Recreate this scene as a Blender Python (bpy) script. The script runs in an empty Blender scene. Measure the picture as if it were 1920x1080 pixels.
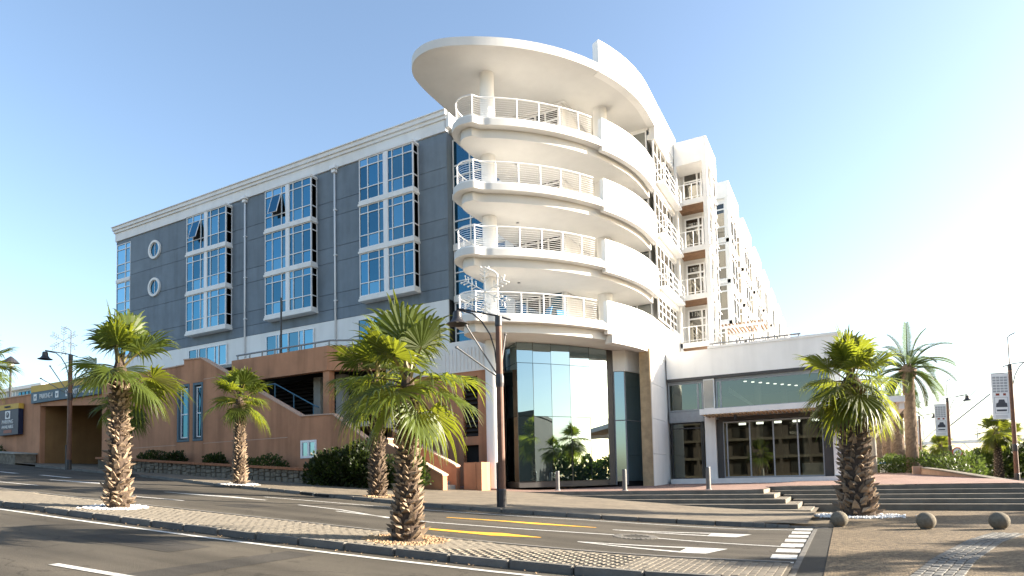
import bpy, bmesh, math, random
from mathutils import Vector, Matrix
import numpy as np

S = bpy.context.scene
COL = S.collection
R = math.radians
sin, cos, pi = math.sin, math.cos, math.pi

# ------------------------------------------------------------------ camera
CAM_H = 1.5
cam_d = bpy.data.cameras.new('camera')
cam = bpy.data.objects.new('camera', cam_d)
COL.objects.link(cam)
S.camera = cam
yaw, pit, rol = 0.48903350, 0.0549764456, -0.0221231795
f0 = Vector((-sin(yaw), cos(yaw), 0)); r0 = Vector((cos(yaw), sin(yaw), 0)); u0 = Vector((0, 0, 1))
fw = f0 * cos(pit) + u0 * sin(pit); u2 = u0 * cos(pit) - f0 * sin(pit)
rt = r0 * cos(rol) + u2 * sin(rol); up = u2 * cos(rol) - r0 * sin(rol)
mw = Matrix((rt, up, -fw)).transposed().to_4x4()
mw.translation = Vector((0, 0, CAM_H))
cam.matrix_world = mw
cam_d.sensor_width = 36.0
cam_d.lens = 1170.2 * 36 / 1920
cam_d.shift_y = (832.08 - 540) / 1920
cam_d.clip_start = 0.1
cam_d.clip_end = 6000

# ------------------------------------------------------------------ sky, sun, exposure
SUN_AZ = Vector((0.867, 0.498, 0)).normalized()
SUN_EL = R(19)
sun_dir = Vector((SUN_AZ.x * cos(SUN_EL), SUN_AZ.y * cos(SUN_EL), sin(SUN_EL)))
W = bpy.data.worlds.new('World'); S.world = W
W.use_nodes = True
nt = W.node_tree
for n in list(nt.nodes): nt.nodes.remove(n)
out = nt.nodes.new('ShaderNodeOutputWorld')
bg = nt.nodes.new('ShaderNodeBackground')
sky = nt.nodes.new('ShaderNodeTexSky')
sky.sky_type = 'NISHITA'
sky.sun_disc = False
sky.sun_elevation = SUN_EL
sky.sun_rotation = math.atan2(SUN_AZ.x, SUN_AZ.y)
sky.air_density = 1.0
sky.dust_density = 1.5
sky.ozone_density = 1.15
bg.inputs['Strength'].default_value = 0.082
nt.links.new(sky.outputs[0], bg.inputs[0]); nt.links.new(bg.outputs[0], out.inputs[0])
sl = bpy.data.lights.new('sun', 'SUN')
sl.energy = 5.0; sl.angle = R(0.55); sl.color = (1.0, 0.89, 0.74)
sun = bpy.data.objects.new('sun', sl); COL.objects.link(sun)
sun.rotation_euler = (-sun_dir).to_track_quat('-Z', 'Y').to_euler()
sun.location = (60, 40, 60)
S.view_settings.view_transform = 'Standard'
S.view_settings.look = 'None'
S.view_settings.exposure = 2.15
S.view_settings.gamma = 1.0
S.view_settings.use_curve_mapping = False
S.cycles.max_bounces = 8
S.cycles.use_denoising = True

# ------------------------------------------------------------------ materials
MATS = {}
def mat(name, col, rough=0.7, var=0.12, scale=3.0, bump=0.0, bscale=60.0, spec=0.35, metal=0.0, rand=0.0, stain=0.0, col2=None):
    m = bpy.data.materials.new(name); m.use_nodes = True
    t = m.node_tree; N = t.nodes; L = t.links
    b = N['Principled BSDF']
    b.inputs['Roughness'].default_value = rough
    b.inputs['Specular IOR Level'].default_value = spec
    b.inputs['Metallic'].default_value = metal
    tc = N.new('ShaderNodeTexCoord')
    no = N.new('ShaderNodeTexNoise'); no.inputs['Scale'].default_value = scale; no.inputs['Detail'].default_value = 6; no.inputs['Roughness'].default_value = 0.6
    L.new(tc.outputs['Object'], no.inputs['Vector'])
    mx = N.new('ShaderNodeMix'); mx.data_type = 'RGBA'
    c2 = col2 if col2 else tuple(min(1, c * (1 + var)) for c in col)
    mx.inputs[6].default_value = (*[c * (1 - var) for c in col], 1)
    mx.inputs[7].default_value = (*c2, 1)
    rp = N.new('ShaderNodeMapRange'); rp.inputs[1].default_value = 0.3; rp.inputs[2].default_value = 0.7
    L.new(no.outputs[0], rp.inputs[0]); L.new(rp.outputs[0], mx.inputs[0])
    last = mx.outputs[2]
    if stain > 0:
        mp = N.new('ShaderNodeMapping'); mp.inputs['Scale'].default_value = (1.2, 1.2, 0.12)
        L.new(tc.outputs['Object'], mp.inputs[0])
        n2 = N.new('ShaderNodeTexNoise'); n2.inputs['Scale'].default_value = 1.3; n2.inputs['Detail'].default_value = 5
        L.new(mp.outputs[0], n2.inputs['Vector'])
        r2 = N.new('ShaderNodeMapRange'); r2.inputs[1].default_value = 0.45; r2.inputs[2].default_value = 0.75; r2.inputs[3].default_value = 1.0; r2.inputs[4].default_value = 1.0 - stain
        L.new(n2.outputs[0], r2.inputs[0])
        m2 = N.new('ShaderNodeMix'); m2.data_type = 'RGBA'; m2.blend_type = 'MULTIPLY'; m2.inputs[0].default_value = 1
        L.new(last, m2.inputs[6]); L.new(r2.outputs[0], m2.inputs[7]); last = m2.outputs[2]
    if rand > 0:
        oi = N.new('ShaderNodeObjectInfo')
        r3 = N.new('ShaderNodeMapRange'); r3.inputs[3].default_value = 1 - rand; r3.inputs[4].default_value = 1 + rand
        L.new(oi.outputs['Random'], r3.inputs[0])
        m3 = N.new('ShaderNodeMix'); m3.data_type = 'RGBA'; m3.blend_type = 'MULTIPLY'; m3.inputs[0].default_value = 1
        L.new(last, m3.inputs[6]); L.new(r3.outputs[0], m3.inputs[7]); last = m3.outputs[2]
    L.new(last, b.inputs['Base Color'])
    if bump > 0:
        nb = N.new('ShaderNodeTexNoise'); nb.inputs['Scale'].default_value = bscale; nb.inputs['Detail'].default_value = 5
        L.new(tc.outputs['Object'], nb.inputs['Vector'])
        bp = N.new('ShaderNodeBump'); bp.inputs['Strength'].default_value = bump; bp.inputs['Distance'].default_value = 0.02
        L.new(nb.outputs[0], bp.inputs['Height']); L.new(bp.outputs[0], b.inputs['Normal'])
    MATS[name] = m
    return m

def glassmat(name, tint, body, refl=0.6, rough=0.02, wob=0.03, wscale=0.6, fmax=1.0):
    """opaque, tinted, strongly mirroring glazing: dark body under a tinted mirror coat"""
    m = bpy.data.materials.new(name); m.use_nodes = True
    t = m.node_tree; N = t.nodes; L = t.links
    for n in list(N): N.remove(n)
    o = N.new('ShaderNodeOutputMaterial')
    gl = N.new('ShaderNodeBsdfGlossy'); gl.inputs['Color'].default_value = (*tint, 1); gl.inputs['Roughness'].default_value = rough
    df = N.new('ShaderNodeBsdfDiffuse'); df.inputs['Color'].default_value = (*body, 1)
    fr = N.new('ShaderNodeFresnel'); fr.inputs['IOR'].default_value = 1.5
    mr = N.new('ShaderNodeMapRange'); mr.inputs[3].default_value = refl; mr.inputs[4].default_value = fmax
    L.new(fr.outputs[0], mr.inputs[0])
    mx = N.new('ShaderNodeMixShader')
    L.new(mr.outputs[0], mx.inputs[0]); L.new(df.outputs[0], mx.inputs[1]); L.new(gl.outputs[0], mx.inputs[2]); L.new(mx.outputs[0], o.inputs[0])
    tc = N.new('ShaderNodeTexCoord'); nb = N.new('ShaderNodeTexNoise'); nb.inputs['Scale'].default_value = wscale; nb.inputs['Detail'].default_value = 1
    L.new(tc.outputs['Object'], nb.inputs['Vector'])
    bp = N.new('ShaderNodeBump'); bp.inputs['Strength'].default_value = wob; bp.inputs['Distance'].default_value = 0.5
    L.new(nb.outputs[0], bp.inputs['Height']); L.new(bp.outputs[0], gl.inputs['Normal'])
    MATS[name] = m
    return m

def clearglass(name, tint, through, refl):
    m = bpy.data.materials.new(name); m.use_nodes = True
    t = m.node_tree; N = t.nodes; L = t.links
    for n in list(N): N.remove(n)
    o = N.new('ShaderNodeOutputMaterial')
    gl = N.new('ShaderNodeBsdfGlossy'); gl.inputs['Color'].default_value = (*tint, 1); gl.inputs['Roughness'].default_value = 0.01
    tr = N.new('ShaderNodeBsdfTransparent'); tr.inputs['Color'].default_value = (*through, 1)
    fr = N.new('ShaderNodeFresnel'); fr.inputs['IOR'].default_value = 1.5
    mr = N.new('ShaderNodeMapRange'); mr.inputs[3].default_value = refl; mr.inputs[4].default_value = 1.0
    L.new(fr.outputs[0], mr.inputs[0])
    mx = N.new('ShaderNodeMixShader')
    L.new(mr.outputs[0], mx.inputs[0]); L.new(tr.outputs[0], mx.inputs[1]); L.new(gl.outputs[0], mx.inputs[2]); L.new(mx.outputs[0], o.inputs[0])
    MATS[name] = m
def glow(name, col, st):
    m = bpy.data.materials.new(name); m.use_nodes = True
    b = m.node_tree.nodes['Principled BSDF']; b.inputs['Emission Color'].default_value = (*col, 1); b.inputs['Emission Strength'].default_value = st
    MATS[name] = m
glow('lamp_glow', (1.0, 0.95, 0.85), 0.9)
clearglass('pavilion_glass', (0.62, 0.68, 0.60), (0.42, 0.47, 0.42), 0.17)
def brickmat(name, c1, c2, mortar, bw, bh, gap=0.008, rough=0.85, bump=0.5, rot=0.0, offset=0.5):
    m = bpy.data.materials.new(name); m.use_nodes = True
    t = m.node_tree; N = t.nodes; L = t.links
    b = N['Principled BSDF']; b.inputs['Roughness'].default_value = rough; b.inputs['Specular IOR Level'].default_value = 0.25
    tc = N.new('ShaderNodeTexCoord'); mp = N.new('ShaderNodeMapping'); mp.inputs['Rotation'].default_value = (0, 0, rot)
    L.new(tc.outputs['Object'], mp.inputs[0])
    br = N.new('ShaderNodeTexBrick'); br.offset = offset
    br.inputs['Scale'].default_value = 1.0; br.inputs['Brick Width'].default_value = bw; br.inputs['Row Height'].default_value = bh
    br.inputs['Mortar Size'].default_value = gap; br.inputs['Color1'].default_value = (*c1, 1); br.inputs['Color2'].default_value = (*c2, 1); br.inputs['Mortar'].default_value = (*mortar, 1)
    L.new(mp.outputs[0], br.inputs['Vector'])
    no = N.new('ShaderNodeTexNoise'); no.inputs['Scale'].default_value = 1.3; no.inputs['Detail'].default_value = 7
    L.new(tc.outputs['Object'], no.inputs['Vector'])
    mr = N.new('ShaderNodeMapRange'); mr.inputs[1].default_value = 0.3; mr.inputs[2].default_value = 0.7; mr.inputs[3].default_value = 0.78; mr.inputs[4].default_value = 1.15
    L.new(no.outputs[0], mr.inputs[0])
    mx = N.new('ShaderNodeMix'); mx.data_type = 'RGBA'; mx.blend_type = 'MULTIPLY'; mx.inputs[0].default_value = 1
    L.new(br.outputs['Color'], mx.inputs[6]); L.new(mr.outputs[0], mx.inputs[7]); L.new(mx.outputs[2], b.inputs['Base Color'])
    bp = N.new('ShaderNodeBump'); bp.inputs['Strength'].default_value = bump; bp.inputs['Distance'].default_value = 0.01; bp.invert = True
    L.new(br.outputs['Fac'], bp.inputs['Height']); L.new(bp.outputs[0], b.inputs['Normal'])
    MATS[name] = m
    return m

def leafmat(name, col, trans, rand=0.25, rough=0.45):
    m = bpy.data.materials.new(name); m.use_nodes = True
    t = m.node_tree; N = t.nodes; L = t.links
    b = N['Principled BSDF']; b.inputs['Roughness'].default_value = rough; b.inputs['Specular IOR Level'].default_value = 0.4
    tl = N.new('ShaderNodeBsdfTranslucent'); tl.inputs['Color'].default_value = (*trans, 1)
    ad = N.new('ShaderNodeMixShader'); ad.inputs[0].default_value = 0.42
    o = N['Material Output']
    L.new(b.outputs[0], ad.inputs[1]); L.new(tl.outputs[0], ad.inputs[2]); L.new(ad.outputs[0], o.inputs[0])
    tc = N.new('ShaderNodeTexCoord'); no = N.new('ShaderNodeTexNoise'); no.inputs['Scale'].default_value = 4.0; no.inputs['Detail'].default_value = 4
    L.new(tc.outputs['Object'], no.inputs['Vector'])
    oi = N.new('ShaderNodeObjectInfo')
    a = N.new('ShaderNodeMath'); a.operation = 'ADD'; L.new(no.outputs[0], a.inputs[0]); L.new(oi.outputs['Random'], a.inputs[1])
    mr = N.new('ShaderNodeMapRange'); mr.inputs[1].default_value = 0.4; mr.inputs[2].default_value = 1.6; mr.inputs[3].default_value = 1 - rand; mr.inputs[4].default_value = 1 + rand
    L.new(a.outputs[0], mr.inputs[0])
    for colv, sock in ((col, b.inputs['Base Color']), (trans, tl.inputs['Color'])):
        mx = N.new('ShaderNodeMix'); mx.data_type = 'RGBA'; mx.blend_type = 'MULTIPLY'; mx.inputs[0].default_value = 1
        mx.inputs[6].default_value = (*colv, 1); L.new(mr.outputs[0], mx.inputs[7]); L.new(mx.outputs[2], sock)
    MATS[name] = m
    return m

mat('asphalt', (0.088, 0.077, 0.060), 0.92, 0.22, 1.1, 0.9, 170, 0.2)
mat('asphalt_dark', (0.06, 0.056, 0.048), 0.92, 0.2, 0.9, 0.8, 170, 0.2)
mat('road_paint', (0.42, 0.41, 0.375), 0.8, 0.22, 14, 0.4, 120, 0.25, col2=(0.66, 0.65, 0.61))
mat('yellow_paint', (0.72, 0.38, 0.035), 0.75, 0.16, 9, 0.3, 120, 0.3)
mat('kerb_concrete', (0.17, 0.16, 0.142), 0.9, 0.2, 4, 0.5, 120, 0.2, rand=0.12)
mat('paver', (0.185, 0.162, 0.128), 0.9, 0.15, 9, 0.4, 120, 0.2, rand=0.11)
mat('paver_grey', (0.15, 0.145, 0.132), 0.9, 0.15, 9, 0.4, 120, 0.2, rand=0.2)
mat('joint_sand', (0.13, 0.114, 0.09), 0.95, 0.2, 8, 0.4, 150, 0.1)
mat('earth', (0.17, 0.14, 0.10), 0.95, 0.25, 0.15, 0.4, 40, 0.1)
mat('step_stone', (0.20, 0.175, 0.14), 0.85, 0.16, 2.2, 0.4, 90, 0.25, rand=0.08, stain=0.25)
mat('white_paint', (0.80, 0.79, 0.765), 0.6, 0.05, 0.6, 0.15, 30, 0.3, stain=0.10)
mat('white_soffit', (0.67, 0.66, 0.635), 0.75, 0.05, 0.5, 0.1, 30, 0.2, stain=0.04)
mat('white_frame', (0.80, 0.80, 0.80), 0.4, 0.03, 2, 0, 30, 0.4)
mat('grey_render', (0.19, 0.232, 0.272), 0.8, 0.10, 0.9, 0.35, 45, 0.2, rand=0.05, stain=0.2)
mat('joint_dark', (0.04, 0.045, 0.05), 0.9, 0.1, 3)
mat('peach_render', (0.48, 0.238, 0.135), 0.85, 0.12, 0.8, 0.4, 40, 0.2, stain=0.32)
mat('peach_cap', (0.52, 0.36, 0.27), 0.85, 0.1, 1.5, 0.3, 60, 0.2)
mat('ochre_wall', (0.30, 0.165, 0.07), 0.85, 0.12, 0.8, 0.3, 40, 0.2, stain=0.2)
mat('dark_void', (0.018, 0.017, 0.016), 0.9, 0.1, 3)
mat('louvre_brown', (0.045, 0.036, 0.03), 0.6, 0.1, 3)
mat('steel_grey', (0.30, 0.31, 0.32), 0.45, 0.08, 5, 0.1, 60, 0.5, metal=0.3)
mat('galvanised', (0.14, 0.14, 0.14), 0.55, 0.1, 8, 0.1, 60, 0.5, metal=0.5)
mat('blue_rail', (0.05, 0.13, 0.19), 0.45, 0.08, 5)
mat('lamp_black', (0.028, 0.027, 0.03), 0.45, 0.15, 6, 0.1, 60, 0.5)
mat('lamp_rust', (0.13, 0.062, 0.038), 0.6, 0.25, 5, 0.2, 60, 0.4)
mat('concrete', (0.38, 0.36, 0.32), 0.88, 0.13, 1.5, 0.35, 70, 0.2, stain=0.2)
mat('travertine', (0.46, 0.33, 0.19), 0.55, 0.22, 3.0, 0.15, 40, 0.4, stain=0.35)
mat('bollard_stone', (0.19, 0.165, 0.125), 0.9, 0.22, 14, 0.7, 110, 0.15)
mat('wood', (0.20, 0.115, 0.065), 0.6, 0.2, 4, 0.1, 60, 0.3, rand=0.2)
mat('dark_frame', (0.055, 0.052, 0.05), 0.45, 0.08, 3)
mat('sign_navy', (0.006, 0.014, 0.045), 0.5, 0.06, 2)
mat('sign_gold', (0.60, 0.37, 0.06), 0.6, 0.08, 2)
mat('sign_slate', (0.075, 0.125, 0.16), 0.6, 0.06, 2)
mat('sign_white', (0.78, 0.77, 0.74), 0.6, 0.03, 2)
mat('sign_red', (0.55, 0.03, 0.03), 0.5, 0.05, 2)
mat('led_red', (0.22, 0.03, 0.015), 0.5, 0.1, 2)
mat('banner_cloth', (0.74, 0.74, 0.75), 0.8, 0.04, 2)
mat('banner_grey', (0.33, 0.34, 0.36), 0.8, 0.1, 6)
mat('banner_dark', (0.06, 0.065, 0.08), 0.8, 0.1, 6)
mat('palm_trunk', (0.075, 0.055, 0.042), 0.95, 0.35, 9, 0.9, 40, 0.1)
mat('palm_husk', (0.235, 0.175, 0.122), 0.9, 0.25, 12, 0.4, 60, 0.15, rand=0.4)
mat('canary_trunk', (0.17, 0.125, 0.09), 0.95, 0.3, 5, 0.9, 25, 0.1)
leafmat('fan_leaf', (0.062, 0.088, 0.015), (0.25, 0.285, 0.020), 0.4)
leafmat('old_leaf', (0.085, 0.085, 0.022), (0.30, 0.27, 0.04), 0.3)
leafmat('canary_leaf', (0.035, 0.055, 0.016), (0.09, 0.13, 0.02), 0.3)
leafmat('shrub_leaf', (0.028, 0.045, 0.013), (0.075, 0.11, 0.018), 0.4)
leafmat('petiole', (0.20, 0.17, 0.06), (0.2, 0.18, 0.05), 0.25)
mat('white_pebble', (0.66, 0.65, 0.63), 0.8, 0.12, 12, rand=0.2)
mat('tan_chip', (0.42, 0.28, 0.16), 0.9, 0.35, 14, rand=0.2)
mat('rubble_stone', (0.19, 0.165, 0.13), 0.9, 0.4, 3.0, 0.9, 9, 0.2)
mat('coping_brick', (0.34, 0.15, 0.08), 0.9, 0.2, 4, 0.3, 60, 0.2)
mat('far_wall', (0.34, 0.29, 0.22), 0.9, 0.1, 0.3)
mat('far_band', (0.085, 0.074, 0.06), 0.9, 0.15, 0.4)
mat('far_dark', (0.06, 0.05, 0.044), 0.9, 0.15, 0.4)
mat('pale_blue_wall', (0.42, 0.5, 0.54), 0.8, 0.06, 0.3)
mat('fairy_light', (0.85, 0.83, 0.78), 0.5, 0.03, 3)
mat('blue_cushion', (0.05, 0.19, 0.36), 0.8, 0.08, 3)
brickmat('side_paving', (0.20, 0.165, 0.12), (0.165, 0.138, 0.105), (0.14, 0.12, 0.09), 0.22, 0.11, 0.006, rot=R(90))
brickmat('terrace_brick', (0.29, 0.19, 0.155), (0.24, 0.155, 0.128), (0.16, 0.12, 0.10), 0.22, 0.11, 0.006)
glassmat('blue_glass', (0.065, 0.175, 0.25), (0.015, 0.04, 0.065), 0.6, 0.015, 0.03, 0.5)
glassmat('blue_glass_mid', (0.10, 0.22, 0.29), (0.02, 0.05, 0.075), 0.6, 0.015, 0.04, 0.5)
glassmat('blue_glass_light', (0.18, 0.33, 0.42), (0.05, 0.1, 0.14), 0.7, 0.015, 0.03, 0.5)
glassmat('drum_glass', (0.46, 0.585, 0.62), (0.012, 0.02, 0.022), 0.62, 0.008, 0.012, 0.5)
glassmat('pale_glass', (0.70, 0.74, 0.74), (0.06, 0.06, 0.05), 0.45, 0.01, 0.02, 0.5)
glassmat('flank_glass', (0.42, 0.41, 0.37), (0.05, 0.046, 0.04), 0.3, 0.015, 0.03, 0.6, fmax=0.5)
glassmat('dark_glass', (0.35, 0.35, 0.33), (0.02, 0.018, 0.016), 0.25, 0.02, 0.02, 0.5)

def asphalt(name, col, dark):
    m = bpy.data.materials.new(name); m.use_nodes = True
    t = m.node_tree; N = t.nodes; L = t.links
    b = N['Principled BSDF']; b.inputs['Roughness'].default_value = 0.9; b.inputs['Specular IOR Level'].default_value = 0.22
    tc = N.new('ShaderNodeTexCoord'); mp = N.new('ShaderNodeMapping'); mp.inputs['Scale'].default_value = (0.05, 0.9, 1)
    L.new(tc.outputs['Object'], mp.inputs[0])
    def noise(vec, sc, det, lo, hi, a, b_):
        n = N.new('ShaderNodeTexNoise'); n.inputs['Scale'].default_value = sc; n.inputs['Detail'].default_value = det
        L.new(vec, n.inputs['Vector'])
        r = N.new('ShaderNodeMapRange'); r.inputs[1].default_value = lo; r.inputs[2].default_value = hi; r.inputs[3].default_value = a; r.inputs[4].default_value = b_
        L.new(n.outputs[0], r.inputs[0]); return r.outputs[0], n.outputs[0]
    tr, _ = noise(mp.outputs[0], 1.6, 3, 0.35, 0.65, 0.74, 1.18)
    bl, _ = noise(tc.outputs['Object'], 0.45, 6, 0.3, 0.7, 0.82, 1.14)
    gr, gh = noise(tc.outputs['Object'], 70, 4, 0.3, 0.7, 0.7, 1.3)
    sp, _ = noise(tc.outputs['Object'], 2.3, 2, 0.66, 0.74, 1.0, 0.62)
    last = None
    base = N.new('ShaderNodeRGB'); base.outputs[0].default_value = (*col, 1); last = base.outputs[0]
    for f in (tr, bl, gr, sp):
        mx = N.new('ShaderNodeMix'); mx.data_type = 'RGBA'; mx.blend_type = 'MULTIPLY'; mx.inputs[0].default_value = 1
        L.new(last, mx.inputs[6]); L.new(f, mx.inputs[7]); last = mx.outputs[2]
    # hairline cracks
    v = N.new('ShaderNodeTexVoronoi'); v.feature = 'DISTANCE_TO_EDGE'; v.inputs['Scale'].default_value = 0.35
    n2 = N.new('ShaderNodeTexNoise'); n2.inputs['Scale'].default_value = 1.5; n2.inputs['Detail'].default_value = 5
    L.new(tc.outputs['Object'], n2.inputs['Vector'])
    vm = N.new('ShaderNodeVectorMath'); vm.operation = 'MULTIPLY_ADD'; vm.inputs[1].default_value = (0.9, 0.9, 0.9)
    L.new(n2.outputs['Color'], vm.inputs[0]); L.new(tc.outputs['Object'], vm.inputs[2]); L.new(vm.outputs[0], v.inputs['Vector'])
    cr = N.new('ShaderNodeMapRange'); cr.inputs[1].default_value = 0.0; cr.inputs[2].default_value = 0.007; cr.inputs[3].default_value = dark; cr.inputs[4].default_value = 1.0
    L.new(v.outputs['Distance'], cr.inputs[0])
    mx = N.new('ShaderNodeMix'); mx.data_type = 'RGBA'; mx.blend_type = 'MULTIPLY'; mx.inputs[0].default_value = 1
    L.new(last, mx.inputs[6]); L.new(cr.outputs[0], mx.inputs[7]); L.new(mx.outputs[2], b.inputs['Base Color'])
    bp = N.new('ShaderNodeBump'); bp.inputs['Strength'].default_value = 0.8; bp.inputs['Distance'].default_value = 0.012
    L.new(gh, bp.inputs['Height']); L.new(bp.outputs[0], b.inputs['Normal'])
    MATS[name] = m
asphalt('asphalt', (0.078, 0.068, 0.053), 0.55)
asphalt('asphalt_patch', (0.052, 0.047, 0.040), 0.9)
def aggregate():
    m = bpy.data.materials.new('aggregate'); m.use_nodes = True
    t = m.node_tree; N = t.nodes; L = t.links
    b = N['Principled BSDF']; b.inputs['Roughness'].default_value = 0.9; b.inputs['Specular IOR Level'].default_value = 0.25
    tc = N.new('ShaderNodeTexCoord')
    v = N.new('ShaderNodeTexVoronoi'); v.inputs['Scale'].default_value = 26
    L.new(tc.outputs['Object'], v.inputs['Vector'])
    r = N.new('ShaderNodeValToRGB'); e = r.color_ramp.elements
    e[0].color = (0.055, 0.042, 0.03, 1); e[1].color = (0.24, 0.178, 0.105, 1)
    sp = N.new('ShaderNodeSeparateColor'); L.new(v.outputs['Color'], sp.inputs[0]); L.new(sp.outputs[0], r.inputs[0])
    no = N.new('ShaderNodeTexNoise'); no.inputs['Scale'].default_value = 0.7; no.inputs['Detail'].default_value = 5
    L.new(tc.outputs['Object'], no.inputs['Vector'])
    mr = N.new('ShaderNodeMapRange'); mr.inputs[1].default_value = 0.3; mr.inputs[2].default_value = 0.7; mr.inputs[3].default_value = 0.75; mr.inputs[4].default_value = 1.12
    L.new(no.outputs[0], mr.inputs[0])
    mx = N.new('ShaderNodeMix'); mx.data_type = 'RGBA'; mx.blend_type = 'MULTIPLY'; mx.inputs[0].default_value = 1
    L.new(r.outputs[0], mx.inputs[6]); L.new(mr.outputs[0], mx.inputs[7]); L.new(mx.outputs[2], b.inputs['Base Color'])
    bp = N.new('ShaderNodeBump'); bp.inputs['Strength'].default_value = 0.9; bp.inputs['Distance'].default_value = 0.012; bp.invert = True
    L.new(v.outputs['Distance'], bp.inputs['Height']); L.new(bp.outputs[0], b.inputs['Normal'])
    MATS['aggregate'] = m
aggregate()

# ------------------------------------------------------------------ building blocks
class MB:
    """collects faces and links them as ONE mesh object"""
    def __init__(s): s.v = []; s.f = []
    def add(s, vs, fs):
        o = len(s.v); s.v += [tuple(v) for v in vs]; s.f += [tuple(i + o for i in f) for f in fs]; return s
    def box(s, x0, x1, y0, y1, z0, z1):
        vs = [(x0, y0, z0), (x1, y0, z0), (x1, y1, z0), (x0, y1, z0), (x0, y0, z1), (x1, y0, z1), (x1, y1, z1), (x0, y1, z1)]
        return s.add(vs, [(3, 2, 1, 0), (4, 5, 6, 7), (0, 1, 5, 4), (1, 2, 6, 5), (2, 3, 7, 6), (3, 0, 4, 7)])
    def prism(s, poly, z0, z1, cap=True):
        n = len(poly); vs = [(p[0], p[1], z0) for p in poly] + [(p[0], p[1], z1) for p in poly]
        fs = [(i, (i + 1) % n, (i + 1) % n + n, i + n) for i in range(n)]
        if cap: fs += [tuple(range(n - 1, -1, -1)), tuple(range(n, 2 * n))]
        return s.add(vs, fs)
    def slab_xz(s, poly, y0, y1):
        """outline in X-Z with thickness in Y"""
        n = len(poly); vs = [(p[0], y0, p[1]) for p in poly] + [(p[0], y1, p[1]) for p in poly]
        return s.add(vs, [(i, (i + 1) % n, (i + 1) % n + n, i + n) for i in range(n)] + [tuple(range(n - 1, -1, -1)), tuple(range(n, 2 * n))])
    def tube(s, path, r, n=6, cap=True):
        P = [Vector(p) for p in path]; k = len(P)
        rs = r if isinstance(r, (list, tuple)) else [r] * k
        vs = []; ref = None
        for i in range(k):
            d = (P[min(i + 1, k - 1)] - P[max(i - 1, 0)]).normalized()
            if ref is None: ref = Vector((0, 0, 1)) if abs(d.z) < 0.9 else Vector((1, 0, 0))
            a = d.cross(ref).normalized(); b = a.cross(d).normalized(); ref = b
            for j in range(n):
                t = 2 * pi * j / n
                vs.append(P[i] + (a * cos(t) + b * sin(t)) * rs[i])
        fs = [(i * n + j, i * n + (j + 1) % n, (i + 1) * n + (j + 1) % n, (i + 1) * n + j) for i in range(k - 1) for j in range(n)]
        if cap: fs += [tuple(range(n - 1, -1, -1)), tuple(range((k - 1) * n, k * n))]
        return s.add(vs, fs)
    def lathe(s, prof, c=(0, 0), n=24):
        k = len(prof)
        vs = [(c[0] + r * cos(2 * pi * j / n), c[1] + r * sin(2 * pi * j / n), z) for r, z in prof for j in range(n)]
        fs = [(i * n + j, i * n + (j + 1) % n, (i + 1) * n + (j + 1) % n, (i + 1) * n + j) for i in range(k - 1) for j in range(n)]
        fs += [tuple(range(n - 1, -1, -1)), tuple(range((k - 1) * n, k * n))]
        return s.add(vs, fs)
    def strip(s, A, B, z0, z1):
        """wall of thickness between two plan polylines A (outer) and B (inner)"""
        n = len(A)
        vs = [(p[0], p[1], z0) for p in A] + [(p[0], p[1], z1) for p in A] + [(p[0], p[1], z0) for p in B] + [(p[0], p[1], z1) for p in B]
        fs = []
        for i in range(n - 1):
            fs += [(i, i + 1, n + i + 1, n + i), (2 * n + i + 1, 2 * n + i, 3 * n + i, 3 * n + i + 1), (n + i, n + i + 1, 3 * n + i + 1, 3 * n + i), (i + 1, i, 2 * n + i, 2 * n + i + 1)]
        fs += [(0, n, 3 * n, 2 * n), (n - 1, 3 * n - 1, 4 * n - 1, 2 * n - 1)]
        return s.add(vs, fs)
    def mesh(s, name, m, smooth=False):
        me = bpy.data.meshes.new(name); me.from_pydata(s.v, [], s.f); me.update()
        bm = bmesh.new(); bm.from_mesh(me); bmesh.ops.recalc_face_normals(bm, faces=bm.faces); bm.to_mesh(me); bm.free()
        if m: me.materials.append(MATS[m])
        if smooth:
            for p in me.polygons: p.use_smooth = True
        return me
    def build(s, name, m, parent=None, smooth=False, bevel=0.0):
        me = s.mesh(name, m, smooth)
        if bevel > 0:
            bm = bmesh.new(); bm.from_mesh(me)
            bmesh.ops.bevel(bm, geom=bm.edges[:], offset=bevel, segments=1, affect='EDGES', profile=0.5)
            bm.to_mesh(me); bm.free()
        return link(name, me, parent)

def root_of(o):
    while o.parent: o = o.parent
    return o
def link(name, me, parent=None):
    o = bpy.data.objects.new(name, me); COL.objects.link(o)
    if parent:
        o.parent = parent
        if parent.get('_world'):       # its children are given in world coordinates
            o.matrix_parent_inverse = Matrix.Translation(-Vector(parent['_world']))
            o['_world'] = (0.0, 0.0, 0.0)
    return o
def tag(o, label=None, cat=None, group=None, kind=None):
    if label: o['label'] = label
    if cat: o['category'] = cat
    if group: o['group'] = group
    if kind: o['kind'] = kind
    return o
def thing(name, label, cat, loc=(0, 0, 0), group=None, rz=0.0, world=False):
    o = bpy.data.objects.new(name, None); COL.objects.link(o); o.empty_display_size = 0.3
    o.location = loc; o.rotation_euler = (0, 0, rz)
    if world: o['_world'] = tuple(float(c) for c in loc)
    return tag(o, label, cat, group)
def part(name, me, parent, loc=(0, 0, 0), rot=(0, 0, 0), scale=(1, 1, 1)):
    o = bpy.data.objects.new(name, me); COL.objects.link(o); o.parent = parent
    o.location = loc; o.rotation_euler = rot; o.scale = scale
    return o
KIDS = {}
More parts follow.
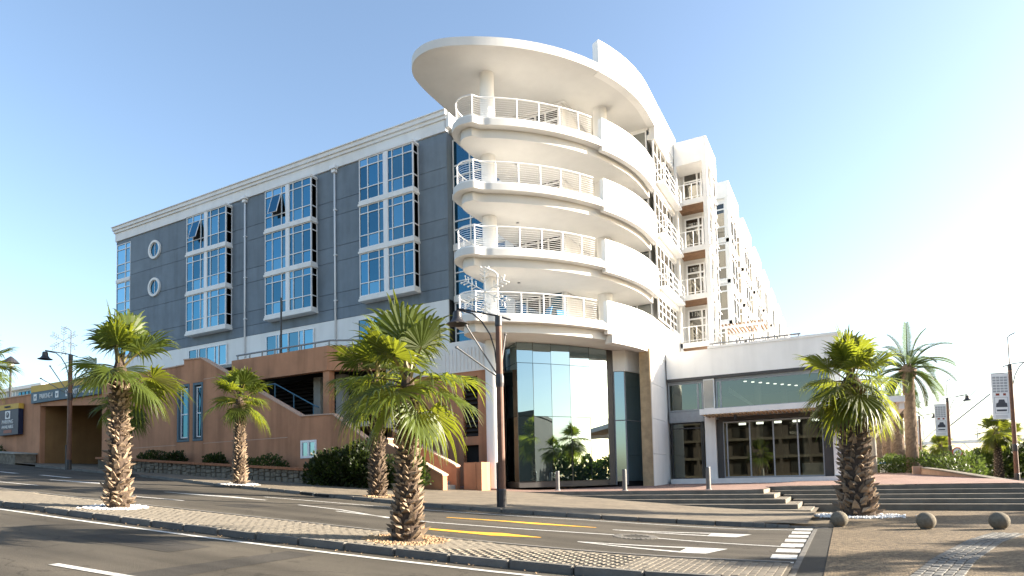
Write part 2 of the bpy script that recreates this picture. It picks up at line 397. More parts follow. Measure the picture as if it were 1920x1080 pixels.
def dup(src, loc, rz=0.0, label=None, group=None, scale=None):
    kids = [o for o in S.objects if o.parent == src] if src.name not in KIDS else KIDS[src.name]
    KIDS[src.name] = kids
    r = src.copy(); COL.objects.link(r); r.location = loc; r.rotation_euler = (0, 0, rz)
    if scale: r.scale = (scale,) * 3
    if label: r['label'] = label
    if group: r['group'] = group
    for k in kids:
        c = k.copy(); COL.objects.link(c); c.parent = r
        sub = KIDS.setdefault(k.name, [o for o in S.objects if o.parent == k])
        for g in sub:
            d = g.copy(); COL.objects.link(d); d.parent = c
    return r

def interp(pts, x):
    if x <= pts[0][0]: return pts[0][1]
    for (a, b), (c, d) in zip(pts, pts[1:]):
        if x <= c: return b + (d - b) * (x - a) / (c - a)
    return pts[-1][1]
def sst(t):
    t = max(0.0, min(1.0, t)); return t * t * (3 - 2 * t)

# ------------------------------------------------------------------ terrain: the street climbs to the left
def slope(x):
    u = -3.0 - x
    w = 0.8
    h = w * math.log(1 + math.exp(max(-30, min(30, u / w)))) if u < 20 else u
    if u > 70: h = 70 + (u - 70) * 0.3
    return 0.066 * h
def ground(x, y):
    z = slope(x)
    z += 0.5 * sst((y - 27) / 18) * sst((x - 5.2) / 2.0)
    return z
def pave(x, y): return slope(x) + 0.12
def terrace_z(x, y):
    t = 0.83 + 0.012 * (y - 27) + 0.06 * sst((x + 3.3) / 1.0)
    return max(t, slope(x) + 0.125)

FAR_KERB = [(-75, 25.0), (-45, 21.6), (-32, 20.0), (-25, 18.5), (-20, 17.9), (-16.6, 17.4), (-13, 16.95), (-11, 16.9), (-9.6, 17.1), (-6, 17.6), (-4, 18.15), (-2, 18.3), (-0.9, 18.2)]
MED_F = [(-75, 8.6), (-40, 8.2), (-14.7, 8.05), (-9.8, 8.15), (-6.3, 8.39), (-3.86, 8.6), (-1.0, 8.75)]
MED_B = [(-75, 12.0), (-25.2, 10.35), (-19.5, 10.15), (-6.8, 10.2), (-3, 10.45), (-1.0, 10.55)]
def xs_range(a, b, step): 
    n = max(1, int(round((b - a) / step))); return [a + (b - a) * i / n for i in range(n + 1)]
def sheet(name, m, xs, y0, y1, ny, zf, kind='structure', parent=None):
    mb = MB(); vs = []; fs = []
    for x in xs:
        a = y0(x) if callable(y0) else y0; b = y1(x) if callable(y1) else y1
        for j in range(ny + 1):
            y = a + (b - a) * j / ny; vs.append((x, y, zf(x, y)))
    w = ny + 1
    for i in range(len(xs) - 1):
        for j in range(ny): fs.append((i * w + j, (i + 1) * w + j, (i + 1) * w + j + 1, i * w + j + 1))
    mb.add(vs, fs)
    o = mb.build(name, m, parent, smooth=True)
    if kind: o['kind'] = kind
    return o

xs_g = [-2500, -1200, -600, -300, -150, -100] + xs_range(-80, 20, 1.0) + [30, 45, 70, 120, 250, 600, 1200, 2500]
vsg = []; ys_g = [-2500, -800, -300, -120, -60, -30] + xs_range(-15, 60, 1.5) + [75, 100, 140, 200, 300, 600, 1200, 3000]
mbg = MB()
mbg.add([(x, y, ground(x, y) - 0.045) for x in xs_g for y in ys_g],
        [(i * len(ys_g) + j, (i + 1) * len(ys_g) + j, (i + 1) * len(ys_g) + j + 1, i * len(ys_g) + j + 1) for i in range(len(xs_g) - 1) for j in range(len(ys_g) - 1)])
g = mbg.build('ground', 'earth', smooth=True); g['kind'] = 'structure'

XR = xs_range(-75, -1.0, 0.5)
near_road = sheet('near_road', 'asphalt', xs_range(-75, 3.0, 0.5), -9.0, lambda x: interp(MED_F, x) - 0.02, 4, lambda x, y: ground(x, y))
far_road = sheet('far_road', 'asphalt', xs_range(-75, -0.72, 0.5), lambda x: interp(MED_B, x), lambda x: interp(FAR_KERB, x) - 0.02, 5, lambda x, y: ground(x, y) + 0.002)
plaza = sheet('plaza', 'aggregate', xs_range(-0.34, 30, 0.7), lambda x: 3.0, 32.0, 30, lambda x, y: ground(x, y) + 0.02)
sheet('plaza_apron', 'asphalt_dark', [-0.72, -0.5, -0.33], 8.7, 18.8, 8, lambda x, y: ground(x, y) + 0.012)
sidewalk = sheet('sidewalk', 'side_paving', xs_range(-75, -20.5, 0.5), lambda x: interp(FAR_KERB, x) + 0.14, 33.0, 8, pave)
sheet('sidewalk', 'side_paving', xs_range(-20.5, -0.95, 0.5), lambda x: interp(FAR_KERB, x) + 0.14, 26.75, 6, pave)
sheet('terrace_paving', 'terrace_brick', xs_range(-20.5, -2.9, 0.55), 26.72, 45, 12, terrace_z)
sheet('terrace_paving', 'terrace_brick', xs_range(-2.9, 6.2, 0.65), 29.24, 80, 18, terrace_z)
sheet('side_street', 'asphalt_dark', [9.6, 12, 14.5, 17], 34, 260, 40, lambda x, y: ground(x, y) + 0.01)
sheet('side_street_pavement', 'side_paving', [6.0, 7.2, 8.4, 9.5], 34, 200, 40, lambda x, y: ground(x, y) + 0.09)

# median island: kerb stones, built paving bricks, bedding
median = sheet('median_island', 'joint_sand', xs_range(-75, -0.75, 0.5), lambda x: interp(MED_F, x) + 0.13, lambda x: interp(MED_B, x) - 0.08, 2, lambda x, y: pave(x, y) - 0.010)
def kerb_line(pts, x0, x1, step, parent, w, h, off, name='kerb_stone'):
    bm_ = MB().box(-0.5, 0.5, 0, w, -h, 0)
    me = bm_.mesh(name, 'kerb_concrete')
    bmk = bmesh.new(); bmk.from_mesh(me); bmesh.ops.bevel(bmk, geom=bmk.edges[:], offset=0.018, segments=2, affect='EDGES'); bmk.to_mesh(me); bmk.free()
    x = x0; rnd = random.Random(5)
    while x < x1:
        xn = x + step
        a = Vector((x, interp(pts, x) + off, pave(x, 0))); b = Vector((xn, interp(pts, xn) + off, pave(xn, 0)))
        d = b - a
        o = part(name, me, parent, (a + b) / 2 + Vector((0, rnd.uniform(-.006, .006), rnd.uniform(-.006, .006))), (0, -math.atan2(d.z, math.hypot(d.x, d.y)), math.atan2(d.y, d.x)), (d.length - 0.022, 1, 1))
        x = xn
kerb_line(MED_F, -40, -1.0, 1.04, median, 0.145, 0.22, -0.01)
sidewalk_kerb = bpy.data.objects.new('pavement_kerb', None); COL.objects.link(sidewalk_kerb); sidewalk_kerb['kind'] = 'structure'
kerb_line(FAR_KERB, -48, -2.6, 1.04, sidewalk_kerb, 0.15, 0.22, -0.01)
# ramped end of the far kerb and rounded nose
kb = MB()
prev = None
for i in range(7):
    t = i / 6; x = -2.6 + 1.85 * t; y = interp(FAR_KERB, x) - 0.01
    kb.box(x, x + 0.29, y, y + 0.15, -0.1, 0.125 * (1 - 0.85 * t) + slope(x) + 0.004 * (i % 2))
kb.build('kerb_ramp', 'kerb_concrete', sidewalk_kerb)
# thin edging at the back of the median
eb = MB(); 
for x in xs_range(-60, -1.4, 0.6):
    a = (x, interp(MED_B, x) - 0.09, pave(x, 0)); xn = x + 0.595
    b = (xn, interp(MED_B, xn) - 0.09, pave(xn, 0))
    vs = [(a[0], a[1], a[2] - .15), (b[0], b[1], b[2] - .15), (b[0], b[1] + .1, b[2] - .15), (a[0], a[1] + .1, a[2] - .15), (a[0], a[1], a[2] + .004), (b[0], b[1], b[2] + .004), (b[0], b[1] + .1, b[2] + .004), (a[0], a[1] + .1, a[2] + .004)]
    eb.add(vs, [(3, 2, 1, 0), (4, 5, 6, 7), (0, 1, 5, 4), (1, 2, 6, 5), (2, 3, 7, 6), (3, 0, 4, 7)])
eb.build('edging', 'kerb_concrete', median)
pb = MB().box(-0.100, 0.100, -0.0495, 0.0495, -0.05, 0)
pme = pb.mesh('paving_brick', 'paver')
bmk = bmesh.new(); bmk.from_mesh(pme); bmesh.ops.bevel(bmk, geom=bmk.edges[:], offset=0.006, segments=1, affect='EDGES'); bmk.to_mesh(pme); bmk.free()
rnd = random.Random(2)
cells = []
x = -0.86
row = 0
while x > -34:
    y = interp(MED_F, x) + 0.19 + (0.1 if row % 2 else 0)
    while y < interp(MED_B, x) - 0.2:
        cells.append((x, y)); y += 0.206
    x -= 0.105; row += 1
def near_palm(x, y): return any((x - a) ** 2 + (y - b) ** 2 < r * r for a, b, r in ((-7.3, 9.4, 0.72), (-16.2, 9.25, 0.66)))
cells = [c for c in cells if not near_palm(*c)]
first = sorted(cells, key=lambda c: c[0] ** 2 + c[1] ** 2)[:300]
fset = set(first)
tilt = lambda x: -math.atan2(slope(x - 0.1) - slope(x + 0.1), -0.2)
for (x, y) in first:
    part('paving_brick', pme, median, (x, y, pave(x, y) + rnd.uniform(-.0022, .0018)), (rnd.uniform(-.01, .01), math.atan(0.066) if x < -3 else 0.0, pi / 2 + rnd.uniform(-.02, .02)))
rb = MB()
for (x, y) in cells:
    if (x, y) in fset: continue
    z = pave(x, y) + rnd.uniform(-.0022, .0018); a, b = 0.0495, 0.100
    za, zb = pave(x - a, y) - pave(x, y), pave(x + a, y) - pave(x, y)
    e = 0.006
    rb.add([(x - a, y - b, z + za - .03), (x + a, y - b, z + zb - .03), (x + a, y + b, z + zb - .03), (x - a, y + b, z + za - .03),
            (x - a + e, y - b + e, z + za), (x + a - e, y - b + e, z + zb), (x + a - e, y + b - e, z + zb), (x - a + e, y + b - e, z + za)],
           [(4, 5, 6, 7), (0, 1, 5, 4), (1, 2, 6, 5), (2, 3, 7, 6), (3, 0, 4, 7)])
o = rb.build('paving_bricks', 'paver', median); o['kind'] = 'stuff'

# painted markings, 6 mm sheets that follow the road
def paint(name, poly, parent, m='road_paint', dz=0.008):
    """polygon strip given as two matching edges [(x,y)..],[(x,y)..]"""
    A, B = poly
    mb = MB(); n = 0; va = []; vb = []
    for (a0, a1), (b0, b1) in zip(zip(A, A[1:]), zip(B, B[1:])):
        k = max(1, int(math.dist(a0, a1) / 0.4))
        for i in range(k):
            t = i / k
            va.append((a0[0] + (a1[0] - a0[0]) * t, a0[1] + (a1[1] - a0[1]) * t)); vb.append((b0[0] + (b1[0] - b0[0]) * t, b0[1] + (b1[1] - b0[1]) * t))
    va.append(A[-1]); vb.append(B[-1])
    vs = [(x, y, ground(x, y) + dz) for x, y in va] + [(x, y, ground(x, y) + dz) for x, y in vb]
    n = len(va)
    mb.add(vs, [(i, i + 1, n + i + 1, n + i) for i in range(n - 1)])
    return mb.build(name, m, parent)
def line(pts, w, parent, m='road_paint'):
    paint('lane_line', ([(x, y - w / 2) for x, y in pts], [(x, y + w / 2) for x, y in pts]), parent, m)
line([(x, interp(MED_F, x) - 0.42) for x in xs_range(-45, -0.9, 2.0)], 0.12, near_road)
for x in (-9.75, -14.0, -18.3, -22.5):
    line([(x, 4.70), (x + 1.9, 4.82)], 0.13, near_road)
line([(-13.0, 13.55), (-9.4, 13.1), (-7.2, 13.45), (-4.85, 14.0), (-4.65, 14.02)], 0.11, far_road)
line([(-3.95, 14.05), (-3.2, 13.95), (-0.95, 13.62)], 0.11, far_road)
line([(-18.4, 15.6), (-14.5, 15.75), (-11.5, 15.95), (-8.5, 16.45), (-6.67, 16.95), (-4.45, 17.35), (-2.6, 17.45), (-0.9, 17.62)], 0.1, far_road)
line([(-15.2, 14.2), (-13.2, 13.95), (-11.73, 13.46), (-10.2, 12.95)], 0.11, far_road)
line([(-21.6, 12.3), (-18.4, 12.5)], 0.12, far_road)
line([(-31.0, 12.6), (-27.5, 12.7)], 0.12, far_road)
line([(-40.0, 13.0), (-34.5, 12.9)], 0.12, far_road)
paint('arrow_marking', ([(-22.2, 14.30), (-20.4, 14.35), (-18.9, 14.50), (-17.2, 14.62)], [(-22.2, 14.38), (-20.4, 14.62), (-18.9, 14.85), (-17.2, 14.72)]), far_road)
paint('arrow_marking', ([(-31.5, 14.9), (-29.0, 15.0), (-27.0, 15.3)], [(-31.5, 15.1), (-29.0, 15.5), (-27.0, 15.5)]), far_road)
def turn_arrow(ap, q, parent):
    (x0, y0), (x1, ya, x2, yb) = ap, q
    paint('arrow_marking', ([(x0, y0), (x1, yb - 0.17)], [(x0, y0 + 0.08), (x1, yb)]), parent)
    paint('arrow_marking', ([(x0, y0 - 0.02), (x1, ya)], [(x0, y0 + 0.05), (x1, ya + 0.17)]), parent, dz=0.010)
    paint('arrow_marking', ([(x1 + 0.002, ya), (x2, ya + 0.06)], [(x1 + 0.002, yb), (x2 + 0.25, yb + 0.05)]), parent)
turn_arrow((-5.0, 12.2), (-2.85, 11.88, -2.35, 12.8), far_road)
turn_arrow((-5.2, 15.0), (-2.95, 15.15, -2.3, 15.95), far_road)
paint('arrow_marking', ([(-8.9, 11.72), (-7.6, 11.82), (-6.9, 11.85), (-5.9, 12.30)], [(-8.9, 11.95), (-7.6, 12.12), (-6.9, 12.42), (-5.9, 12.36)]), far_road, 'yellow_paint')
paint('arrow_marking', ([(-9.8, 14.42), (-8.1, 14.72), (-7.3, 14.72), (-5.7, 15.18)], [(-9.8, 14.52), (-8.1, 14.95), (-7.3, 15.12), (-5.7, 15.25)]), far_road, 'yellow_paint')
for i in range(8):
    y = 10.75 + 0.97 * i
    paint('crossing_block', ([(-1.22, y), (-0.80, y + 0.03)], [(-1.24, y + 0.6), (-0.82, y + 0.63)]), far_road)
for (x0, x1, y0, y1, par) in ((-12.4, -9.6, 6.2, 7.1, near_road), (-4.2, -2.2, 16.2, 16.95, far_road), (-16.5, -15.2, 12.2, 13.3, far_road), (-8.4, -7.7, 4.2, 7.6, near_road)):
    paint('road_patch', ([(x0, y0), (x1, y0 + .06)], [(x0 + .05, y1), (x1 - .03, y1 - .04)]), par, 'asphalt_patch', 0.0045)
for x in (-36, -41, -46):
    paint('arrow_marking', ([(x, 16.6), (x + 3, 16.4)], [(x, 16.85), (x + 3, 16.7)]), far_road)
# light kerb strip between crossing and apron
kb = MB()
for i in range(8):
    y = 9.4 + i * 1.07
    kb.box(-0.79, -0.70, y, y + 1.05, -0.1, 0.022)
kb.build('flush_kerb', 'kerb_concrete', sidewalk_kerb)
# manhole cover and kerb inlet
mh = thing('manhole_cover', 'small round iron manhole cover with a cobbled rim set in the far carriageway line', 'manhole cover', (-4.3, 14.0, ground(-4.3, 14.0)))
MB().lathe([(0.30, -0.05), (0.30, 0.012), (0.0, 0.014)], n=28).build('cover', 'asphalt_dark', mh)
mh.rotation_euler = (0, math.atan(0.05), 0)
cob = MB().box(-0.05, 0.05, -0.04, 0.04, -0.04, 0.018).mesh('cobble', 'kerb_concrete')
for ring, nn in ((0.36, 22), (0.455, 28)):
    for k in range(nn):
        a = 2 * pi * k / nn
        part('cobble', cob, mh, (ring * cos(a), ring * sin(a), rnd.uniform(-.004, .004)), (0, 0, a))
dr = thing('kerb_drain', 'dark double storm drain slot cut into the far kerb', 'drain', (-18.0, interp(FAR_KERB, -18) - 0.02, slope(-18)))
for k in (-0.48, 0.48):
    MB().box(k - 0.4, k + 0.4, -0.035, 0.1, 0.015, 0.1).build('slot', 'dark_void', dr)
MB().box(-0.06, 0.06, -0.05, 0.1, -0.0, 0.112).build('pier', 'kerb_concrete', dr)
dr.rotation_euler = (0, math.atan(0.066), -0.15)

# brick strip and pavers on the plaza
strip = sheet('plaza_brick_strip', 'joint_sand', [0, 1], 0, 1, 1, lambda x, y: -0.5)
bpy.data.objects.remove(strip)
strip = bpy.data.objects.new('plaza_brick_strip', None); COL.objects.link(strip); strip['kind'] = 'structure'
SP = [(0.60, 8.6), (0.78, 9.4), (1.05, 10.4), (1.45, 12.2), (1.75, 13.3), (2.4, 15.6), (3.15, 17.6)]
pg = MB().box(-0.112, 0.112, -0.052, 0.052, -0.05, 0).mesh('paving_brick', 'paver_grey')
bmk = bmesh.new(); bmk.from_mesh(pg); bmesh.ops.bevel(bmk, geom=bmk.edges[:], offset=0.007, segments=1, affect='EDGES'); bmk.to_mesh(pg); bmk.free()
acc = 0.0; k = 0
for (a, b) in zip(SP, SP[1:]):
    A, B = Vector(a), Vector(b); L_ = (B - A).length; d = (B - A).normalized(); nrm = Vector((d.y, -d.x))
    n_ = int(L_ / 0.236)
    for i in range(n_):
        for j in range(5):
            p = A + d * ((i + 0.5 + (0.5 if j % 2 else 0)) * L_ / n_) + nrm * ((j - 2) * 0.118)
            part('paving_brick', pg, strip, (p.x, p.y, ground(p.x, p.y) + 0.034 + rnd.uniform(-.004, .004)), (rnd.uniform(-.015, .015), rnd.uniform(-.015, .015), math.atan2(d.y, d.x) + rnd.uniform(-.03, .03)))

# ------------------------------------------------------------------ stone steps
st1 = thing('stone_steps', 'long front flight of pale stone steps that fades into the sloping pavement', 'steps', (-5, 24, 0), world=True)
for i in range(5):
    zt = 0.165 * (i + 1)
    xl = max(-16.0, -3.0 - (zt - 0.1) / 0.066 - 1.0)
    MB().box(xl, -1.1 - 0.45 * i, 23.9 + 0.7 * i, 29.7, -0.3 if i == 0 else zt - 0.17, zt - 0.001 * (i == 4)).build('step', 'step_stone', st1, bevel=0.014)
st2 = thing('stone_steps', 'set back flight of stone steps behind the big palm up to the brick terrace', 'steps', (2.5, 27, 0), world=True)
for i in range(5):
    zt = 0.08 + 0.162 * (i + 1)
    MB().box(-1.2 - 0.4 * i - 0.3, 6.35 - 0.12 * i, 26.8 + 0.6 * i, 31.5 if i < 4 else 29.3, -0.3 if i == 0 else zt - 0.17, zt).build('step', 'step_stone', st2, bevel=0.014)
# low terrace wall on the right with pale coping stones
pw = thing('retaining_wall', 'low plastered planter wall with pale coping slabs falling towards the steps', 'wall', (6.3, 33, 0.3), world=True)
PW = [(8.2, 28.0, 0.42), (7.3, 30.6, 0.62), (6.55, 33.6, 0.86), (5.75, 38.0, 1.15), (5.0, 44.0, 1.45), (4.6, 50.0, 1.63)]
for (a, b) in zip(PW, PW[1:]):
    A, B = Vector(a), Vector(b); n = 3
    for i in range(n):
        p, q = A.lerp(B, i / n), A.lerp(B, (i + 1) / n)
        dd = (q - p); dd.z = 0; nn = Vector((dd.y, -dd.x, 0)).normalized() * 0.17
        g1 = 0.2 if p.y < 31 else 0.75
        vs = [p - nn, q - nn, q + nn, p + nn]
        lo = [Vector((v.x, v.y, -0.2)) for v in vs]; hi = [Vector((v.x, v.y, (p.z if k in (0, 3) else q.z) - 0.075)) for k, v in enumerate(vs)]
        MB().add(lo + hi, [(3, 2, 1, 0), (4, 5, 6, 7), (0, 1, 5, 4), (1, 2, 6, 5), (2, 3, 7, 6), (3, 0, 4, 7)]).build('wall_panel', 'peach_cap', pw)
        u = (q - p).normalized() * 0.008; nn2 = nn * 1.25
        vs = [p - nn2 + u, q - nn2 - u, q + nn2 - u, p + nn2 + u]
        lo = [v - Vector((0, 0, 0.073)) for v in vs]
        MB().add(lo + vs, [(3, 2, 1, 0), (4, 5, 6, 7), (0, 1, 5, 4), (1, 2, 6, 5), (2, 3, 7, 6), (3, 0, 4, 7)]).build('coping_stone', 'step_stone', pw)
MB().box(4.0, 4.55, 49.6, 50.2, 0.9, 1.72).build('end_pier', 'peach_cap', pw)

# ------------------------------------------------------------------ the hotel
hotel = thing('hotel_building', 'large white and slate grey hotel with a rounded balcony tower and an oval roof', 'building', (-20.7, 35, 1.0), world=True)
CX, CY, RR = -20.7, 35.0, 11.5
def arc(r, a0, a1, n=24):
    return [(CX + r * cos(R(a0 + (a1 - a0) * i / n)), CY - r * sin(R(a0 + (a1 - a0) * i / n))) for i in range(n + 1)]

# main masses
MB().box(-54.95, -20.7, 31.08, 48, 0, 23.0).build('main_block', 'joint_dark', hotel)
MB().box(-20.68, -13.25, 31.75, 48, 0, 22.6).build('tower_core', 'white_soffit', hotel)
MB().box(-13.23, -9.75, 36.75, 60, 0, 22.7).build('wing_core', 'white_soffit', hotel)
MB().box(-26, -9.45, 47.0, 113, 0, 23.5).build('rear_wing', 'white_paint', hotel)
MB().box(-54.9, -11.2, 31.3, 112, 22.75, 22.93).build('roof', 'concrete', hotel)

# slate grey facade: render panels with recessed joints, windows project through
JZ = [12.35, 13.10, 14.15, 16.31, 17.35, 19.49, 20.53, 22.72]
BAYS = [(-44.62, -40.02), (-35.82, -31.30), (-27.03, -22.68)]
XCUT = [-52.95, -49.5, -47.0, -44.55, -40.1, -38.5, -35.75, -31.4, -29.6, -26.95, -22.75, -20.62]
rnd = random.Random(8)
for x0, x1 in zip(XCUT, XCUT[1:]):
    behind = any(abs(x0 - a) < 0.2 for a, b in BAYS)
    for z0, z1 in zip(JZ, JZ[1:]):
        strong = 0.022
        MB().box(x0 + 0.0035, x1 - 0.0035, 31.0 + rnd.uniform(0, .004), 31.07, z0 + strong, z1 - 0.008).build('wall_panel', 'grey_render', hotel)
MB().box(-20.615, -20.56, 31.0, 31.72, 12.35, 22.7).build('wall_return', 'grey_render', hotel)
MB().box(-55.0, -52.95, 31.0, 31.07, 22.45, 22.72).build('wall_panel', 'grey_render', hotel)
# white base storey and white parapet band
MB().box(-55, -20.6, 30.97, 31.07, 0.5, 12.33).build('base_wall', 'white_paint', hotel)
pb_ = MB(); pb_.box(-55.05, -20.55, 30.9, 31.3, 22.74, 23.45); pb_.build('parapet', 'white_paint', hotel)
MB().box(-55.15, -20.5, 30.80, 31.3, 23.452, 23.66).build('cornice', 'white_paint', hotel)
MB().box(-55.22, -20.45, 30.70, 31.3, 23.662, 23.92).build('cornice', 'white_paint', hotel)
MB().box(-55.25, -20.42, 30.62, 31.3, 23.922, 23.98).build('cornice_cap', 'white_paint', hotel)
MB().box(-20.6, -20.3, 30.9, 36, 22.95, 23.95).build('parapet', 'white_paint', hotel)
# downpipes with hopper heads
for x in (-38.5, -29.6):
    p = MB().tube([(x, 30.9, 9.0), (x, 30.9, 22.4)], 0.065, 10).build('downpipe', 'white_frame', hotel, smooth=True)
    MB().prism([(x - .16, 30.75), (x + .16, 30.75), (x + .16, 31.0), (x - .16, 31.0)], 22.4, 22.62).build('hopper_head', 'white_frame', p)
    MB().prism([(x - .26, 30.66), (x + .26, 30.66), (x + .26, 31.0), (x - .26, 31.0)], 22.622, 22.84).build('hopper_head', 'white_frame', p)
    for z in (13.6, 16.7, 19.8): MB().box(x - .1, x + .14, 30.84, 31.0, z, z + .06).build('pipe_bracket', 'white_frame', p)
# round windows
for z in (21.0, 17.85):
    rw = MB(); c = (-49.5, z); n = 40
    vs = []
    for r, y in ((0.78, 31.0), (0.78, 30.86), (0.60, 30.86), (0.56, 30.985)):
        vs += [(c[0] + r * cos(2 * pi * k / n), y, c[1] + r * sin(2 * pi * k / n)) for k in range(n)]
    rw.add(vs, [(a * n + k, a * n + (k + 1) % n, (a + 1) * n + (k + 1) % n, (a + 1) * n + k) for a in range(3) for k in range(n)])
    o = rw.build('round_window', 'white_paint', hotel)
    g_ = MB().add([(c[0] + 0.57 * cos(2 * pi * k / n), 30.988, c[1] + 0.57 * sin(2 * pi * k / n)) for k in range(n)], [tuple(range(n))])
    g_.build('pane', 'blue_glass', o)
    MB().box(c[0] - .02, c[0] + .02, 30.955, 30.985, c[1] - .56, c[1] + .56).build('glazing_bar', 'white_frame', o)

def window_wall(parent, name, x0, x1, y, z0, z1, cols, rows, glass, bar=0.055, depth=0.09, axis='X', sgn=-1, gy=0.05, framemat='white_frame', open_pane=None, jit=0.0):
    """glazed wall: bars are one frame part, each pane its own sub-part. axis X: wall faces -Y at y; axis Y: wall faces +X at x=y"""
    W_ = x1 - x0; cs = [x0]; tot = sum(cols)
    for c in cols: cs.append(cs[-1] + W_ * c / tot)
    zs = [z0]; tr = sum(rows)
    for r_ in rows: zs.append(zs[-1] + (z1 - z0) * r_ / tr)
    fr = MB()
    def bx(a, b, d0, d1, c, d):
        if axis == 'X': fr.box(a, b, y + d0, y + d1, c, d)
        else: fr.box(y - d1, y - d0, a, b, c, d)
    for i, c in enumerate(cs):
        bx(c - bar / 2, c + bar / 2, 0, depth, z0 - bar / 2, z1 + bar / 2)
    for j, z in enumerate(zs):
        for a, b in zip(cs, cs[1:]): bx(a + bar / 2, b - bar / 2, 0.004, depth - 0.004, z - bar / 2, z + bar / 2)
    f = fr.build(name, framemat, parent)
    for i in range(len(cols)):
        for j in range(len(rows)):
            a, b, c, d = cs[i] + bar / 2, cs[i + 1] - bar / 2, zs[j] + bar / 2, zs[j + 1] - bar / 2
            gm = glass if not isinstance(glass, (list, tuple)) else glass[(i * 7 + j * 3) % len(glass)]
            t0, t1 = rnd.uniform(-jit, jit), rnd.uniform(-jit, jit)
            if axis == 'X': q = [(a, y + gy + t0, c), (b, y + gy + t1, c), (b, y + gy + t1, d), (a, y + gy + t0, d)]
            else: q = [(y - gy + t0, a, c), (y - gy + t1, b, c), (y - gy + t1, b, d), (y - gy + t0, a, d)]
            if open_pane == (i, j):
                q = [(a, y - 0.02, d), (b, y - 0.02, d), (b, y - 0.42, c), (a, y - 0.42, c)]
                MB().add([(a, y + gy, c), (b, y + gy, c), (b, y + gy, d), (a, y + gy, d)], [(0, 1, 2, 3)]).build('opening', 'dark_void', f)
                gb = MB()
                gb.tube([q[0], q[1], q[2], q[3], q[0]], 0.03, 4).build('sash', 'white_frame', f)
            pn = MB().add(q, [(0, 1, 2, 3)]).build('pane', gm, f)
    return f

FZ = [13.05, 16.17, 19.29]
for bi, (x0, x1) in enumerate(BAYS):
    yb = 30.42
    for k, z in enumerate(FZ):
        # sill slab with moulded edge
        sl_ = MB().box(x0 - 0.06, x1 + 0.06, yb - 0.08, 31.0, z - 0.02, z + 0.12)
        sl_.box(x0 - 0.02, x1 + 0.02, yb - 0.03, 31.0, z + 0.121, z + 0.30)
        sl_.build('bay_sill', 'white_paint', hotel)
        m_ = (x0 + x1) / 2
        za, zb = z + 0.33, z + 3.08
        op = (1, 1) if (bi in (0, 1) and k == 2) else None
        gl = ['blue_glass', 'blue_glass_mid', 'blue_glass', 'blue_glass', 'blue_glass_mid', 'blue_glass', 'blue_glass_light'] if k == 2 else ['blue_glass', 'blue_glass_mid', 'blue_glass_mid', 'blue_glass', 'blue_glass_mid']
        window_wall(hotel, 'bay_window', x0 + 0.03, m_ - 0.17, yb, za, zb, (0.78, 1.0, 0.46), (0.85, 1.5, 0.52), gl, open_pane=op, jit=0.006)
        window_wall(hotel, 'bay_window', m_ + 0.17, x1 - 0.03, yb, za, zb, (0.42, 1.0, 0.9), (0.85, 1.5, 0.52), ['blue_glass', 'blue_glass_mid', 'blue_glass'] if k else ['blue_glass_mid', 'blue_glass_mid', 'blue_glass'], jit=0.006)
        MB().box(m_ - 0.145, m_ + 0.145, yb - 0.02, yb + 0.2, z + 0.302, z + 3.11).build('bay_mullion', 'white_frame', hotel)
        window_wall(hotel, 'bay_side_window', yb + 0.05, 30.97, x1, za, zb, (1,), (0.85, 1.5, 0.52), 'dark_glass', axis='Y')
        MB().box(x0, x0 + 0.02, yb + 0.05, 30.99, za, zb).build('bay_side_panel', 'blue_glass', hotel)
    MB().box(x0 - 0.05, x1 + 0.05, yb - 0.06, 31.0, 22.405, 22.55).build('bay_head', 'white_paint', hotel)
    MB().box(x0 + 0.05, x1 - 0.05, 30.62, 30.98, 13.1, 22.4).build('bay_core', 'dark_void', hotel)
# left end glazed corner strip
for k, z in enumerate([12.4, 15.75, 19.1]):
    window_wall(hotel, 'corner_window', -54.95, -53.0, 31.0, z + 0.28, z + 3.3, (1.2, 0.7), (0.6, 0.8, 1.4, 0.5), 'blue_glass_light', bar=0.06)
    MB().box(-55.0, -52.97, 30.95, 31.07, z - 0.02, z + 0.24).build('corner_sill', 'white_paint', hotel)
# windows of the white base storey
for x0, x1 in ((-44.9, -40.5), (-36.2, -31.6), (-27.6, -23.0)):
    window_wall(hotel, 'base_window', x0, x1, 30.86, 9.6, 12.02, (1.0, 0.25, 0.9, 1.0, 0.45, 0.9), (0.9, 1.5), ['blue_glass_mid', 'blue_glass_light', 'blue_glass_mid'], bar=0.07, jit=0.01)
    MB().box(x0 - .1, x1 + .1, 30.88, 30.97, 9.42, 9.55).build('window_sill', 'white_paint', hotel)

